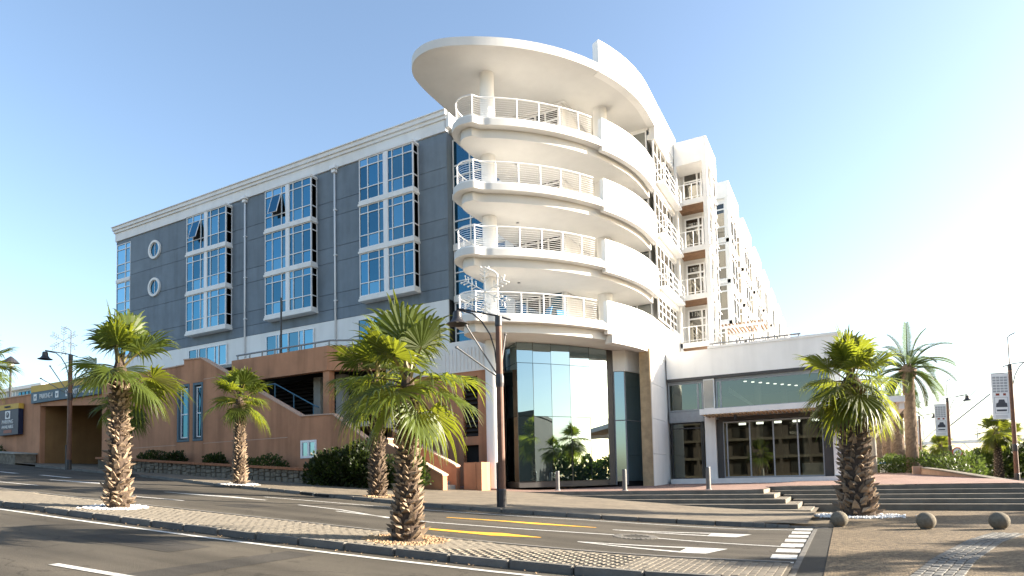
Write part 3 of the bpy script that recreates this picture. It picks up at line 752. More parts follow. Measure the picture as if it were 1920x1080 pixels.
# tower: glazed back wall, visible on both sides of the balconies
for k, z in enumerate([9.42, 12.62, 15.82, 18.98]):
    top = min(z + 2.75, 22.4)
    if k == 3: top = 22.35
    window_wall(hotel, 'tower_window', -20.45, -16.9, 31.5, z + 0.02, top, (1.4, 1.2, 0.6, 1.0), (0.9, 0.55, 1.35), 'blue_glass', bar=0.07)
    MB().box(-20.5, -16.8, 31.42, 31.7, z - 0.4, z - 0.02).build('tower_sill', 'white_paint', hotel)
    cols = (0.55, 0.5, 1.0, 0.8, 1.0)
    window_wall(hotel, 'balcony_door', -16.4, -13.35, 31.45, z + 0.02, top - 0.12, cols, (2.1, 0.45), ['dark_glass', 'blue_glass', 'dark_glass'] if k == 0 else 'dark_glass', bar=0.09)
    MB().box(-16.85, -13.18, 31.47, 31.74, top + 0.0, top + 0.2).build('lintel', 'white_paint', hotel)
    MB().box(-16.85, -16.46, 31.46, 31.74, z - 0.35, top - 0.01).build('pier', 'white_paint', hotel)
    # right hand wall behind the balcony and the glazed return
    MB().box(-13.26, -13.1, 31.46, 36.7, z - 0.3, top + 0.35).build('balcony_wall', 'white_paint', hotel)
    window_wall(hotel, 'glazed_return', -13.05, -9.75, 36.42, z + 0.02, top - 0.02, (1.1, 1.1, 0.8), (1.0,), 'pale_glass', bar=0.08)
    MB().box(-13.08, -9.6, 36.40, 36.74, top + 0.02, top + 0.36).build('lintel', 'white_paint', hotel)
MB().box(-20.55, -16.3, 31.4, 31.72, 7.4, 9.0).build('tower_base_wall', 'white_paint', hotel)

# balconies
FL = [9.35, 12.55, 15.75, 18.95]
A0 = 64.0
def nose(off):
    return [(-16.65 + off, 31.4), (-16.65 + off, 28.5), (-16.65 + off, 26.3), (-16.6 + off * .98, 25.75), (-16.42 + off * .85, 25.25), (-16.1 + off * .6, 24.9 + off * .7), (-15.7 + off * .3, 24.72 + off * .9), (-15.3, 24.72 + off), (-14.95 - off * .2, 24.82 + off * .95)]
def smooth_pts(P, n=5):
    out = []
    for i in range(len(P) - 1):
        p0, p1, p2, p3 = P[max(i - 1, 0)], P[i], P[i + 1], P[min(i + 2, len(P) - 1)]
        for k in range(n):
            t = k / n
            out.append(tuple(0.5 * (2 * p1[a] + (p2[a] - p0[a]) * t + (2 * p0[a] - 5 * p1[a] + 4 * p2[a] - p3[a]) * t * t + (3 * p1[a] - p0[a] - 3 * p2[a] + p3[a]) * t ** 3) for a in (0, 1)))
    out.append(P[-1]); return out
_BASE = nose(0)[:2] + smooth_pts(nose(0)[2:] + arc(RR, 58.5, 54, 2), 6) + arc(RR, 53, 0.0, 30)
def inset(P, off):
    out = []
    for i, p in enumerate(P):
        a, b = P[max(i - 1, 0)], P[min(i + 1, len(P) - 1)]
        dx, dy = b[0] - a[0], b[1] - a[1]; L_ = math.hypot(dx, dy)
        out.append((p[0] - dy / L_ * off, p[1] + dx / L_ * off))
    return out
def plan(off, a_end=0.0, n=30):
    return inset(_BASE, off)
BACK = [(-9.2, 36.4), (-13.2, 36.4), (-13.2, 31.4)]
for k, F in enumerate(FL):
    pl = plan(0.0) + [(-9.2, 36.39), (-13.09, 36.39), (-13.09, 31.42)]
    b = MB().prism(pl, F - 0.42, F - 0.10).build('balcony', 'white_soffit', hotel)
    pl1 = plan(0.10) + [(-9.3, 36.38), (-13.09, 36.38), (-13.09, 31.42)]
    MB().prism(pl1, F - 0.098, F + 0.02).build('upstand', 'white_paint', b)
    pl2 = plan(0.42) + [(-9.62, 36.38), (-13.09, 36.38), (-13.09, 31.43)]
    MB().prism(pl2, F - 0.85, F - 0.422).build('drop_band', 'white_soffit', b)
    # parapet: solid curved wall, pier at its left end
    ao = arc(RR + 0.02, 25.6, 0, 14) + [(CX + RR + 0.02, 36.2)]; ai = arc(RR - 0.26, 25.6, 0, 14) + [(CX + RR - 0.26, 36.2)]
    if k == 0:
        ao = ao[:-1] + [(CX + RR + 0.02, 39.6)]; ai = ai[:-1] + [(CX + RR - 0.26, 39.6)]
    MB().strip(ao, ai, F - 0.62, F + 1.08).build('parapet', 'white_paint', b)
    # railing
    rail = [p for p in inset(_BASE, 0.2)[1:] if p[1] < 28.6 or p[0] > -15]; rail = [p for p in rail if not (p[0] > -12 and math.degrees(math.atan2(CY - p[1], p[0] - CX)) < 26.5)]
    full = []
    for a, c in zip(rail, rail[1:]):
        full += [a]
    full.append(rail[-1])
    MB().tube([(x, y, F + 1.05) for x, y in full], 0.035, 6).build('handrail', 'white_frame', b, smooth=True)
    for j in range(8):
        MB().tube([(x, y, F + 0.14 + 0.108 * j) for x, y in full], 0.0085, 4).build('rail', 'white_frame', b, smooth=True)
    # posts every ~1.1 m
    acc = 0.0; nxt = 0.05
    for (a, c) in zip(full, full[1:]):
        L_ = math.dist(a, c)
        while nxt <= acc + L_:
            t = (nxt - acc) / L_; px, py = a[0] + (c[0] - a[0]) * t, a[1] + (c[1] - a[1]) * t
            MB().tube([(px, py, F), (px, py, F + 1.05)], 0.03, 5).build('post', 'white_frame', b)
            nxt += 1.12
        acc += L_
    # downlights on the soffit
    MB().lathe([(0.09, F - 0.885), (0.07, F - 0.852)], c=(-14.6, 28.6), n=12).build('downlight', 'steel_grey', b)

# columns
for (x, y, z0, z1, r) in ((-15.55, 27.3, 1.0, 22.5, 0.37), (-11.5, 33.2, 8.4, 22.5, 0.40)):
    zs = [z0] + [f for F in FL for f in (F - 0.86, F + 0.03) if f > z0] + [z1]
    pr = [(z0, FL[0] - 0.86)] if z0 < 8 else []
    pr += [(F + 0.025, (FL[i + 1] - 0.855) if i < 3 else 22.5) for i, F in enumerate(FL)]
    for a, b_ in pr:
        MB().lathe([(r, a), (r, b_)], c=(x, y), n=28).build('column', 'white_paint', hotel, smooth=False)

# oval roof canopy
can = [(-19.1, 33.5), (-19.1, 28.6)] + smooth_pts([(-19.1, 27.2), (-19.05, 26.3), (-18.9, 25.5), (-18.55, 24.9), (-18.1, 24.52), (-17.6, 24.33), (-17.1, 24.27), (-16.55, 24.34), (-16.0, 24.52), (-15.55, 24.73)] + arc(RR, 61, 57, 2)) + arc(RR, 56, 0, 34) + [(CX + RR, 36.9), (-13.0, 36.9), (-13.0, 33.5)]
cn = MB().prism(can, 22.5, 22.93).build('roof_canopy', 'white_soffit', hotel)
up2 = [(-18.0, 33.5), (-18.0, 28.0), (-17.7, 26.6), (-17.0, 25.8), (-16.2, 25.5), (-15.5, 25.6)] + arc(RR - 0.75, 60, 0, 30) + [(CX + RR - 0.75, 36.9)]
MB().prism(up2, 22.932, 23.35).build('upstand', 'white_paint', cn)
MB().box(-19.09, -12.9, 31.3, 33.6, 22.46, 22.498).build('canopy_edge', 'white_soffit', cn)
# tall curved parapet fin
fo = arc(RR + 0.03, 26.0, 0, 18) + [(CX + RR + 0.03, 36.0), (CX + RR + 0.03, 41.75)]
fi = arc(RR - 0.4, 26.0, 0, 18) + [(CX + RR - 0.4, 36.0), (CX + RR - 0.4, 41.75)]
MB().strip(fo, fi, 22.47, 24.2).build('parapet_fin', 'white_paint', hotel)
MB().box(CX + RR - 0.35, CX + RR + 0.0, 36.42, 41.7, 21.7, 22.46).build('head_band', 'white_paint', hotel)

# right flank windows between the tower and the first balcony bay
for k, z in enumerate([9.42, 12.62, 15.82, 18.98]):
    top = z + 2.72
    window_wall(hotel, 'flank_window', 36.5, 41.0, CX + RR - 0.12, z + (1.4 if k == 0 else 0.1), top, (0.9, 0.9, 1.2, 0.9, 0.9), (1.0, 1.0, 0.8), 'flank_glass', bar=0.065, axis='Y')
    MB().box(CX + RR - 0.5, CX + RR + 0.02, 36.45, 41.0, top + 0.06, top + 0.36).build('flank_band', 'white_paint', hotel)
    if k > 0:
        # slim steel balcony in front of the flank windows
        f = MB().box(CX + RR + 0.03, CX + RR + 0.5, 36.25, 40.9, z - 0.12, z).build('flank_balcony', 'white_frame', hotel)
        for zz in (0.35, 0.7, 1.05):
            MB().tube([(CX + RR + 0.03, 36.28, z + zz), (CX + RR + 0.47, 36.28, z + zz), (CX + RR + 0.47, 40.8, z + zz)], 0.025, 5).build('rail', 'white_frame', f)
        for yy in (36.3, 37.8, 39.3, 40.8):
            MB().tube([(CX + RR + 0.47, yy, z), (CX + RR + 0.47, yy, z + 1.05)], 0.025, 5).build('post', 'white_frame', f)
MB().box(CX + RR - 0.5, CX + RR + 0.0, 39.7, 41.0, 8.0, 10.7).build('flank_wall', 'white_paint', hotel)
MB().box(-11.0, CX + RR - 0.02, 36.5, 47.0, 0.9, 9.0).build('flank_base', 'white_paint', hotel)

# open balcony bay (timber soffits)
BX0, BX1, BY0, BY1 = -9.15, -7.05, 41.05, 44.6
MB().box(BX0, BX1, BY0, BY1, 21.95, 23.55).build('bay_crown', 'white_paint', hotel)
MB().box(-13.0, BX0 - 0.01, 42.7, 46.9, 8.9, 23.5).build('bay_back', 'white_paint', hotel)
MB().box(BX0, -7.75, 42.75, 44.55, 9.0, 21.94).build('bay_room', 'white_soffit', hotel)
for i, z in enumerate((10.05, 13.2, 16.38, 19.55)):
    sb = MB().box(BX0, BX1, BY0 - 0.02, 42.7, z - 0.32, z).build('bay_balcony', 'white_paint', hotel)
    for j in range(6):
        y = BY0 + 0.12 + j * 0.26
        MB().box(BX0 + 0.08, BX1 - 0.3, y, y + 0.225, z - 0.36, z - 0.324).build('soffit_plank', 'wood', sb)
    MB().tube([(BX0 + .05, BY0 + .06, z + 1.05), (BX1 - .3, BY0 + .06, z + 1.05)], 0.03, 6).build('handrail', 'white_frame', sb)
    for xx in (0.08, 0.55, 1.05, 1.6):
        MB().tube([(BX0 + xx, BY0 + .06, z), (BX0 + xx, BY0 + .06, z + 1.05)], 0.018, 5).build('post', 'white_frame', sb)
    MB().tube([(BX0 + .05, BY0 + .06, z + .15), (BX1 - .3, BY0 + .06, z + .15)], 0.016, 6).build('rail', 'white_frame', sb)
    window_wall(hotel, 'bay_door', BX0 + 0.25, -7.75, 42.65, z + 0.03, z + 2.5, (1.5, 0.45), (2.0, 0.62), ['flank_glass', 'dark_glass'], bar=0.1)
    window_wall(hotel, 'bay_flank_window', 42.8, 44.5, BX1 - 0.08, z + 0.05, z + 2.75, (1, 1), (0.7, 1.5, 0.6), 'flank_glass', bar=0.1, axis='Y')
    MB().box(-7.75, BX1 - 0.05, 42.72, 44.58, z - 0.3, z - 0.0).build('bay_floor', 'white_paint', hotel)
MB().box(BX1 - 0.30, BX1, BY0 - 0.05, BY0 + 0.25, 8.9, 21.95).build('bay_post', 'white_paint', hotel)
MB().box(BX1 - 0.16, BX1 - 0.01, 42.6, 42.78, 8.9, 21.95).build('bay_post', 'white_paint', hotel)
MB().box(BX0 - 0.01, BX0 + 0.14, BY0 - 0.02, BY0 + 0.14, 8.9, 21.95).build('bay_post', 'white_paint', hotel)
# steel ladder frame on the flank face of the bay
for i in range(9):
    z = 9.4 + i * 1.55
    MB().tube([(BX1 + 0.02, BY0 + 0.2, z), (BX1 + 0.02, BY1, z)], 0.03, 5).build('frame_rail', 'white_frame', hotel)
# dark grey recess, then the receding row of window bays
MB().box(-9.6, -8.6, 44.62, 48.9, 8.9, 22.9).build('recess_wall', 'grey_render', hotel)
MB().box(-9.6, -8.85, 47.6, 49.0, 8.9, 23.9).build('pilaster', 'white_paint', hotel)
yb = 49.4
for k in range(8):
    ln = 5.2
    MB().box(-9.44, -7.25, yb + 0.12, yb + ln - 0.1, 8.9, 23.8).build('bay_core', 'white_paint', hotel)
    MB().box(-9.46, -6.95, yb - 0.05, yb + ln, 22.7, 24.0).build('bay_crown', 'white_paint', hotel)
    for z in (10.0, 13.2, 16.4, 19.6):
        if k < 4:
            window_wall(hotel, 'row_window', -9.0, -7.3, yb, z, z + 2.75, (1, 1), (0.9, 1.4, 0.5), ['flank_glass', 'dark_glass'], bar=0.1)
        window_wall(hotel, 'row_window', yb + 0.3, yb + ln - 0.3, -7.16, z, z + 2.75, (1, 1, 1) if k < 4 else (1, 1), (0.9, 1.4, 0.5) if k < 3 else (1,), 'flank_glass', bar=0.12, axis='Y')
        MB().box(-9.43, -7.05, yb - 0.03, yb + ln - 0.05, z - 0.36, z - 0.07).build('row_sill', 'white_paint', hotel)
    MB().box(-9.44, -9.05, yb - 0.02, yb + 0.1, 8.9, 22.7).build('row_pier', 'white_paint', hotel)
    MB().box(-7.28, -7.0, yb - 0.03, yb + 0.2, 8.9, 22.69).build('row_pier', 'white_paint', hotel)
    MB().box(-9.5, -9.05, yb + ln + 0.02, yb + ln + 2.2, 8.9, 23.4).build('row_link', 'white_paint', hotel)
    yb += 8.0

# glass drum under the balconies
drum = []
dpl = [(-17.2, 30.9), (-15.95, 29.35), (-14.62, 28.18), (-14.02, 28.82), (-13.35, 29.62), (-12.67, 30.52), (-11.99, 31.6), (-11.36, 32.9)]
ZR = [1.3, 4.66, 7.42, 8.48]
for i, (a, b_) in enumerate(zip(dpl, dpl[1:])):
    for j in range(3):
        z0, z1 = ZR[j] + 0.012, ZR[j + 1] - 0.012
        t = rnd.uniform(-.012, .012)
        A = Vector((a[0], a[1], 0)); B = Vector((b_[0], b_[1], 0)); dd = (B - A).normalized()
        A2 = A + dd * 0.008; B2 = B - dd * 0.008; nn = Vector((dd.y, -dd.x, 0)) * t
        MB().add([(A2.x, A2.y, z0), (B2.x, B2.y, z0), (B2.x + nn.x, B2.y + nn.y, z1), (A2.x + nn.x, A2.y + nn.y, z1)], [(0, 1, 2, 3)]).build('glass_panel', 'drum_glass', hotel)
ins = [(p[0] + (-.1), p[1] + .12) for p in dpl]
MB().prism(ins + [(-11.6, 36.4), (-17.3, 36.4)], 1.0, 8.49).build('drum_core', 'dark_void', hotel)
MB().prism([(p[0] - 0.03, p[1] + 0.05) for p in dpl] + [(-11.6, 36), (-17.3, 36)], 1.0, 1.31).build('drum_base', 'dark_frame', hotel)
for p in dpl[1:]:
    MB().box(p[0] - 0.02, p[0] + 0.01, p[1] + 0.01, p[1] + 0.04, 1.3, 8.49).build('glazing_post', 'dark_frame', hotel)
MB().prism([(-11.45, 32.75), (-11.2, 33.1), (-11.2, 33.5), (-11.6, 33.5)], 1.0, 8.48).build('dark_jamb', 'dark_frame', hotel)
# right of the drum: white bulkhead over a glazed bay
MB().prism([(-11.19, 33.2), (-10.55, 33.45), (-9.7, 35.9), (-9.7, 36.5), (-11.19, 36.5)], 7.32, 8.49).build('bulkhead', 'white_paint', hotel)
q = [(-11.18, 33.28), (-10.62, 33.52), (-9.85, 35.7)]
for a, b_ in zip(q, q[1:]):
    for z0, z1 in ((1.2, 4.55), (4.6, 7.3)):
        MB().add([(a[0], a[1], z0), (b_[0], b_[1], z0), (b_[0], b_[1], z1), (a[0], a[1], z1)], [(0, 1, 2, 3)]).build('glass_panel', 'drum_glass', hotel)
    MB().tube([(a[0], a[1] - .02, 4.575), (b_[0], b_[1] - .02, 4.575)], 0.03, 4).build('glazing_bar', 'steel_grey', hotel)
for p in q: MB().box(p[0] - .03, p[0] + .03, p[1] - .05, p[1] + .02, 1.0, 7.31).build('glazing_post', 'steel_grey', hotel)
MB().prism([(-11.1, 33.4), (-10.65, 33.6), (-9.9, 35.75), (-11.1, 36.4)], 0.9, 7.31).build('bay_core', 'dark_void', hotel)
# entrance pier: stone faced front, white side
MB().box(-9.78, -9.20, 33.55, 33.62, 0.8, 8.45).build('stone_facing', 'travertine', hotel)
for i, (z0, z1) in enumerate(((0.75, 2.65), (2.665, 4.6), (4.615, 6.55), (6.565, 8.5))):
    MB().box(-9.76, -9.16, 33.622, 36.3, z0, z1).build('pier_block', 'white_paint', hotel)
MB().strip(arc(RR + 0.01, 24, 0, 12) + [(CX + RR + 0.01, 38.5)], arc(RR - 0.5, 24, 0, 12) + [(CX + RR - 0.5, 38.5)], 8.3, 8.74).build('soffit_beam', 'white_paint', hotel)

# ------------------------------------------------------------------ glazed wing on the right
wing = thing('restaurant_wing', 'low white wing with wide shop glazing and a thin canopy beside the tower', 'building', (-4.5, 40, 1.0), world=True)
MB().box(-9.14, 0.0, 37.0, 50, 7.15, 8.72).build('parapet_wall', 'white_paint', wing)
MB().box(-6.72, 0.04, 36.94, 50, 8.722, 8.86).build('coping', 'white_paint', wing)
MB().tube([(-6.6, 36.97, 8.98), (-1.8, 36.97, 8.98)], 0.05, 6).build('parapet_rail', 'steel_grey', wing)
for x in (-6.4, -4.9, -3.4, -1.9): MB().box(x - .03, x + .03, 36.95, 37.0, 8.86, 8.96).build('rail_foot', 'steel_grey', wing)
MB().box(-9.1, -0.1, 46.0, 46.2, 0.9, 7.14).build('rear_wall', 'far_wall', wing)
MB().box(-9.1, -0.12, 37.75, 46.0, 0.9, 1.22).build('floor', 'concrete', wing)
MB().box(-9.1, -0.12, 37.75, 46.0, 4.55, 4.9).build('floor', 'concrete', wing)
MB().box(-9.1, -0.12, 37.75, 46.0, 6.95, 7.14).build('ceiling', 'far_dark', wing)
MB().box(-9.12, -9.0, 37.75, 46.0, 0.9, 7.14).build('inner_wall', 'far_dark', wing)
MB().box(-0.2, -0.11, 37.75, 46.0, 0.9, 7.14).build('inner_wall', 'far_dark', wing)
for x, y in ((-7.4, 41.5), (-4.6, 41.5), (-2.0, 41.5), (-3.3, 44.2)):
    for z0, z1 in ((1.22, 4.55), (4.9, 6.95)): MB().lathe([(0.2, z0), (0.2, z1)], c=(x, y), n=14).build('inner_column', 'concrete', wing)
MB().add([(-6.2, 40.6, 6.9), (-6.2, 41.4, 6.9), (-3.9, 41.4, 4.95), (-3.9, 40.6, 4.95), (-6.2, 40.6, 6.55), (-6.2, 41.4, 6.55), (-3.9, 41.4, 4.9), (-3.9, 40.6, 4.9)], [(0, 1, 2, 3), (4, 5, 6, 7), (0, 3, 7, 4), (1, 2, 6, 5)]).build('stair_flight', 'white_paint', wing)
MB().box(-5.6, -3.0, 42.6, 43.4, 1.22, 2.3).build('counter', 'wood', wing)
MB().box(-2.2, -0.9, 40.2, 40.9, 1.22, 2.0).build('display_case', 'white_paint', wing)
for i in range(9):
    MB().lathe([(0.09, 6.90), (0.09, 6.945)], c=(-5.0 + i * 0.36, 39.0 + i * 0.55), n=10).build('ceiling_lamp', 'lamp_glow', wing)
for i in range(5):
    MB().box(-5.6 + i, -5.2 + i, 40.0, 40.1, 4.42, 4.54).build('ceiling_lamp', 'lamp_glow', wing)
MB().box(-9.13, -0.05, 36.98, 37.7, 6.98, 7.148).build('soffit_trim', 'dark_frame', wing)
# upper glazing strips
for x0, x1, c in ((-9.1, -7.15, (1.6, 0.25)), (-6.35, -0.55, (1, 1, 1, 1))):
    f = window_wall(wing, 'upper_window', x0, x1, 37.2, 5.25, 6.85, c if x0 < -8 else (0.22, 5.2, 0.3), (1.0,), 'pavilion_glass', bar=0.09, framemat='steel_grey')
    MB().box(x0 - .05, x1 + .05, 37.15, 37.4, 6.9, 6.98).build('window_head', 'steel_grey', wing)
MB().box(-9.1, -7.1, 37.12, 37.7, 4.55, 5.18).build('spandrel', 'steel_grey', wing)
# piers
for x0, x1, m_ in ((-7.05, -6.45, 'white_paint'), (-0.5, -0.02, 'white_paint')):
    MB().box(x0, x1, 37.02, 37.6, 0.9, 6.975).build('pier', m_, wing)
MB().box(-7.02, -6.5, 36.99, 37.018, 5.3, 6.9).build('pier_panel', 'concrete', wing)
# lower glazing
window_wall(wing, 'shop_window', -9.0, -7.2, 37.25, 1.25, 4.5, (1.7, 0.1), (2.9, 0.3), 'pavilion_glass', bar=0.07, framemat='dark_frame')
MB().box(-6.44, -6.1, 37.25, 37.5, 1.0, 4.6).build('jamb', 'dark_frame', wing)
MB().box(-0.95, -0.52, 37.25, 37.5, 1.0, 4.6).build('jamb', 'dark_frame', wing)
window_wall(wing, 'shop_window', -6.08, -0.97, 37.3, 1.28, 4.42, (0.2, 1.25, 1.25, 1.25, 1.25), (1.0,), 'pavilion_glass', bar=0.075, framemat='steel_grey')
MB().box(-6.3, -0.6, 37.2, 37.7, 4.5, 4.72).build('door_head', 'dark_frame', wing)
MB().box(-9.0, -0.2, 36.6, 37.7, 0.85, 1.23).build('plinth', 'white_paint', wing)
# canopy wrapping round the corner
cp = MB().prism([(-7.0, 35.4), (2.7, 35.4), (2.7, 110), (-0.1, 110), (-0.1, 37.19), (-7.0, 37.19)], 4.78, 5.08).build('canopy', 'white_paint', wing)
for i in range(44):
    x = -6.8 + i * 0.21
    MB().box(x, x + 0.10, 35.5, 37.1, 4.72, 4.778).build('soffit_slat', 'travertine', cp)
MB().lathe([(0.05, 4.45), (0.09, 4.5), (0.09, 4.7)], c=(-5.2, 36.0), n=12).build('canopy_lamp', 'lamp_black', cp)
for i in range(2, 8):
    y = 38.2 + i * 8.0
    c_ = MB().lathe([(0.24, 0.8), (0.24, 3.9), (0.3, 4.2), (0.5, 4.6), (0.8, 4.77)], c=(1.9, y), n=18).build('arcade_column', 'concrete', wing, smooth=True)
MB().box(2.45, 2.68, 35.7, 110, 4.45, 4.776).build('edge_beam', 'white_paint', wing)
MB().box(-0.1, 0.0, 50, 110, 0.9, 8.0).build('side_wall', 'white_paint', wing)

# roof terrace pergola above the wing
pg_ = thing('pergola', 'timber slatted pergola on the flat roof of the white wing', 'pergola', (-5.2, 43, 8.8), world=True)
for x, y in ((-6.4, 42.0), (-4.4, 42.0), (-6.4, 44.5), (-4.4, 44.5)):
    MB().box(x - .06, x + .06, y - .06, y + .06, 8.72, 10.9).build('post', 'white_frame', pg_)
for y in (42.0, 44.5): MB().box(-6.7, -4.1, y - .05, y + .05, 10.9, 11.05).build('beam', 'white_frame', pg_)
for i in range(12): MB().box(-6.65 + i * .22, -6.55 + i * .22, 41.7, 44.8, 11.052, 11.12).build('slat', 'wood', pg_)

# ------------------------------------------------------------------ terracotta parking structure
pk = thing('parking_garage', 'terracotta rendered car park with a stepped stair wall and louvred openings', 'building', (-35, 26, 2.0), world=True)
def T(x, y): return slope(x) + 0.12
Y0 = 24.0
# front wall pieces (butted, small shadow joints); openings for two slot windows and one small window left free
def wall(name, poly, y0=Y0, y1=Y0 + 0.35, m='peach_render'): return MB().slab_xz(poly, y0, y1).build(name, m, pk)
zb = lambda x: slope(x) - 0.3
wall('wall_panel', [(-44.0, zb(-44)), (-36.05, zb(-36)), (-36.05, 8.78), (-44.0, 8.72)])
for (a, b) in ((-36.04, -34.70), (-34.46, -33.62)):
    pass
wall('wall_panel', [(-36.04, zb(-36)), (-33.55, zb(-33.5)), (-33.55, 4.12), (-36.04, 4.12)])
wall('wall_panel', [(-36.04, 4.12), (-35.98, 4.12), (-35.98, 7.66), (-36.04, 7.66)])
wall('wall_panel', [(-34.80, 4.125), (-34.48, 4.125), (-34.48, 7.655), (-34.80, 7.655)])
wall('wall_panel', [(-36.04, 7.66), (-33.55, 7.66), (-33.55, 9.0), (-33.7, 9.06), (-35.35, 9.12), (-35.352, 8.80), (-36.04, 8.80)])
wall('wall_panel', [(-33.54, zb(-33)), (-25.50, zb(-25.5)), (-25.50, 5.02), (-33.54, 9.0)])
for x0, x1 in ((-35.97, -34.81), (-34.47, -33.56)):
    MB().box(x0, x1, Y0 + 0.20, Y0 + 0.24, 4.15, 7.63).build('window_recess', 'dark_frame', pk)
    window_wall(pk, 'slot_window', x0 + 0.22, x1 - 0.22, Y0 + 0.1, 4.4, 7.38, (1,), (1, 1.1), 'blue_glass', bar=0.07)
    fr_ = MB(); fr_.box(x0, x0 + 0.14, Y0 + 0.0 - 0.02, Y0 + 0.2, 4.14, 7.64); fr_.box(x1 - 0.14, x1, Y0 - 0.02, Y0 + 0.2, 4.14, 7.64); fr_.box(x0 + .14, x1 - .14, Y0 - 0.018, Y0 + 0.2, 4.14, 4.28); fr_.box(x0 + .14, x1 - .14, Y0 - 0.018, Y0 + 0.2, 7.5, 7.64)
    fr_.build('window_surround', 'sign_slate', pk)
# stair parapet to the right: landing, middle flight, lower flight
wall('stair_wall', [(-25.495, zb(-25)), (-23.2, zb(-23)), (-23.2, 4.98), (-25.495, 5.02)])
wall('stair_wall', [(-23.195, zb(-23)), (-20.95, zb(-21)), (-20.95, 3.54), (-23.195, 4.97)])
wall('stair_wall', [(-20.945, zb(-21)), (-19.6, zb(-19)), (-19.6, 3.52), (-20.945, 3.53)])
wall('stair_wall', [(-19.595, zb(-19)), (-16.43, zb(-16)), (-16.43, 1.68), (-19.595, 3.25)])
def cap(p, q, y0=Y0, w=0.47):
    (xa, za), (xb, zb_) = p, q
    MB().add([(xa, y0 - .06, za), (xb, y0 - .06, zb_), (xb, y0 + w - .06, zb_), (xa, y0 + w - .06, za), (xa, y0 - .06, za + .07), (xb, y0 - .06, zb_ + .07), (xb, y0 + w - .06, zb_ + .07), (xa, y0 + w - .06, za + .07)],
             [(3, 2, 1, 0), (4, 5, 6, 7), (0, 1, 5, 4), (1, 2, 6, 5), (2, 3, 7, 6), (3, 0, 4, 7)]).build('coping', 'peach_cap', pk)
cap((-44.1, 8.722), (-36.06, 8.782)); cap((-36.04, 8.802), (-35.36, 8.802)); cap((-35.35, 9.122), (-33.72, 9.062)); cap((-33.7, 9.064), (-25.5, 5.03)); cap((-25.48, 5.022), (-23.21, 4.985)); cap((-23.2, 4.985), (-20.95, 3.545)); cap((-20.94, 3.535), (-19.61, 3.525)); cap((-19.6, 3.255), (-16.4, 1.685))
# inner parapet of the lower flight
MB().slab_xz([(-20.6, 0.5), (-16.7, 0.5), (-16.7, 2.12), (-20.6, 4.1)], 25.55, 25.85).build('stair_wall', 'peach_render', pk)
cap((-20.6, 4.102), (-16.68, 2.122), 25.52, 0.42)
for i in range(9):
    MB().box(-20.4 + i * .42, -16.6, 24.36, 25.54, slope(-18) - .1 + (8 - i) * .0 , slope(-18) + 0.14 + 0.0 * i + max(0, (2.0 - i * 0.24))).build('stair_tread', 'concrete', pk) if False else None
for i in range(10):
    x1 = -16.75 - i * 0.36
    MB().box(-20.9, x1, 24.37, 25.53, 0.4, 1.05 + 0.19 * (i + 1)).build('stair_tread', 'concrete', pk)
# small square window low in the stair wall
window_wall(pk, 'small_window', -25.42, -24.4, Y0 - 0.06, 2.85, 3.68, (1, 1), (1.0,), 'blue_glass_light', bar=0.12)
# string lines on the wall
for z in (3.95, 7.78):
    for xa, xb in ((-43.9, -36.1), (-33.5, -26.5 if z < 5 else -31.6)):
        MB().box(xa, xb, Y0 - 0.012, Y0 + 0.01, z, z + 0.035).build('string_line', 'peach_cap', pk)
for x in (-40.1, -31.2, -28.3):
    pass
# deck beam behind, with a corner, and its posts
MB().box(-33.6, -25.55, 26.0, 26.5, 7.85, 9.22).build('deck_beam', 'peach_render', pk)
MB().box(-33.6, -25.5, 25.93, 26.0, 7.80, 7.98).build('beam_lip', 'peach_render', pk)
bp_ = [(-25.545, 26.0), (-21.5, 28.45), (-21.5, 28.95), (-25.545, 26.5)]
MB().prism(bp_, 7.85, 9.22).build('deck_beam', 'peach_render', pk)
MB().prism([(x - .01, y - .07) for x, y in bp_], 7.8, 7.98).build('beam_lip', 'peach_render', pk)
MB().box(-25.9, -25.45, 26.03, 26.45, 4.8, 7.85).build('post', 'peach_render', pk)
for x in (-28.2, -26.4, -22.6): MB().box(x, x + 0.55, 27.55, 28.05, 3.0, 7.85).build('post', 'concrete', pk)
MB().box(-44, -20.6, 29.0, 29.2, 2.5, 9.0).build('rear_wall', 'dark_void', pk)
MB().box(-44, -20.7, 26.55, 30.9, 9.0, 9.2).build('deck', 'concrete', pk)
MB().box(-44, -21.2, 24.4, 28.95, 4.3, 4.55).build('deck', 'concrete', pk)
for i in range(14):
    z = 4.8 + i * 0.24
    MB().add([(-33.2, 28.75, z), (-20.7, 28.75, z), (-20.7, 28.95, z + .17), (-33.2, 28.95, z + .17)], [(0, 1, 2, 3)]).build('louvre', 'louvre_brown', pk)
# blue stair handrail
hr = [(-29.8, 25.0, 7.15), (-28.6, 25.0, 7.2), (-25.6, 25.0, 5.75), (-25.2, 25.0, 5.6)]
MB().tube(hr, 0.035, 6).build('handrail', 'blue_rail', pk)
for x, z in ((-28.6, 7.2), (-27.1, 6.47), (-25.6, 5.75)): MB().tube([(x, 25.0, z - 1.6), (x, 25.0, z)], 0.03, 6).build('rail_post', 'blue_rail', pk)
# deck railing on top of the beam
MB().tube([(-33.4, 26.2, 9.55), (-25.5, 26.2, 9.55), (-21.6, 28.6, 9.55)], 0.055, 6).build('deck_rail', 'steel_grey', pk)
for i in range(8):
    x = -33.3 + i * 1.1; MB().box(x - .035, x + .035, 26.17, 26.24, 9.2, 9.52).build('rail_post', 'steel_grey', pk)
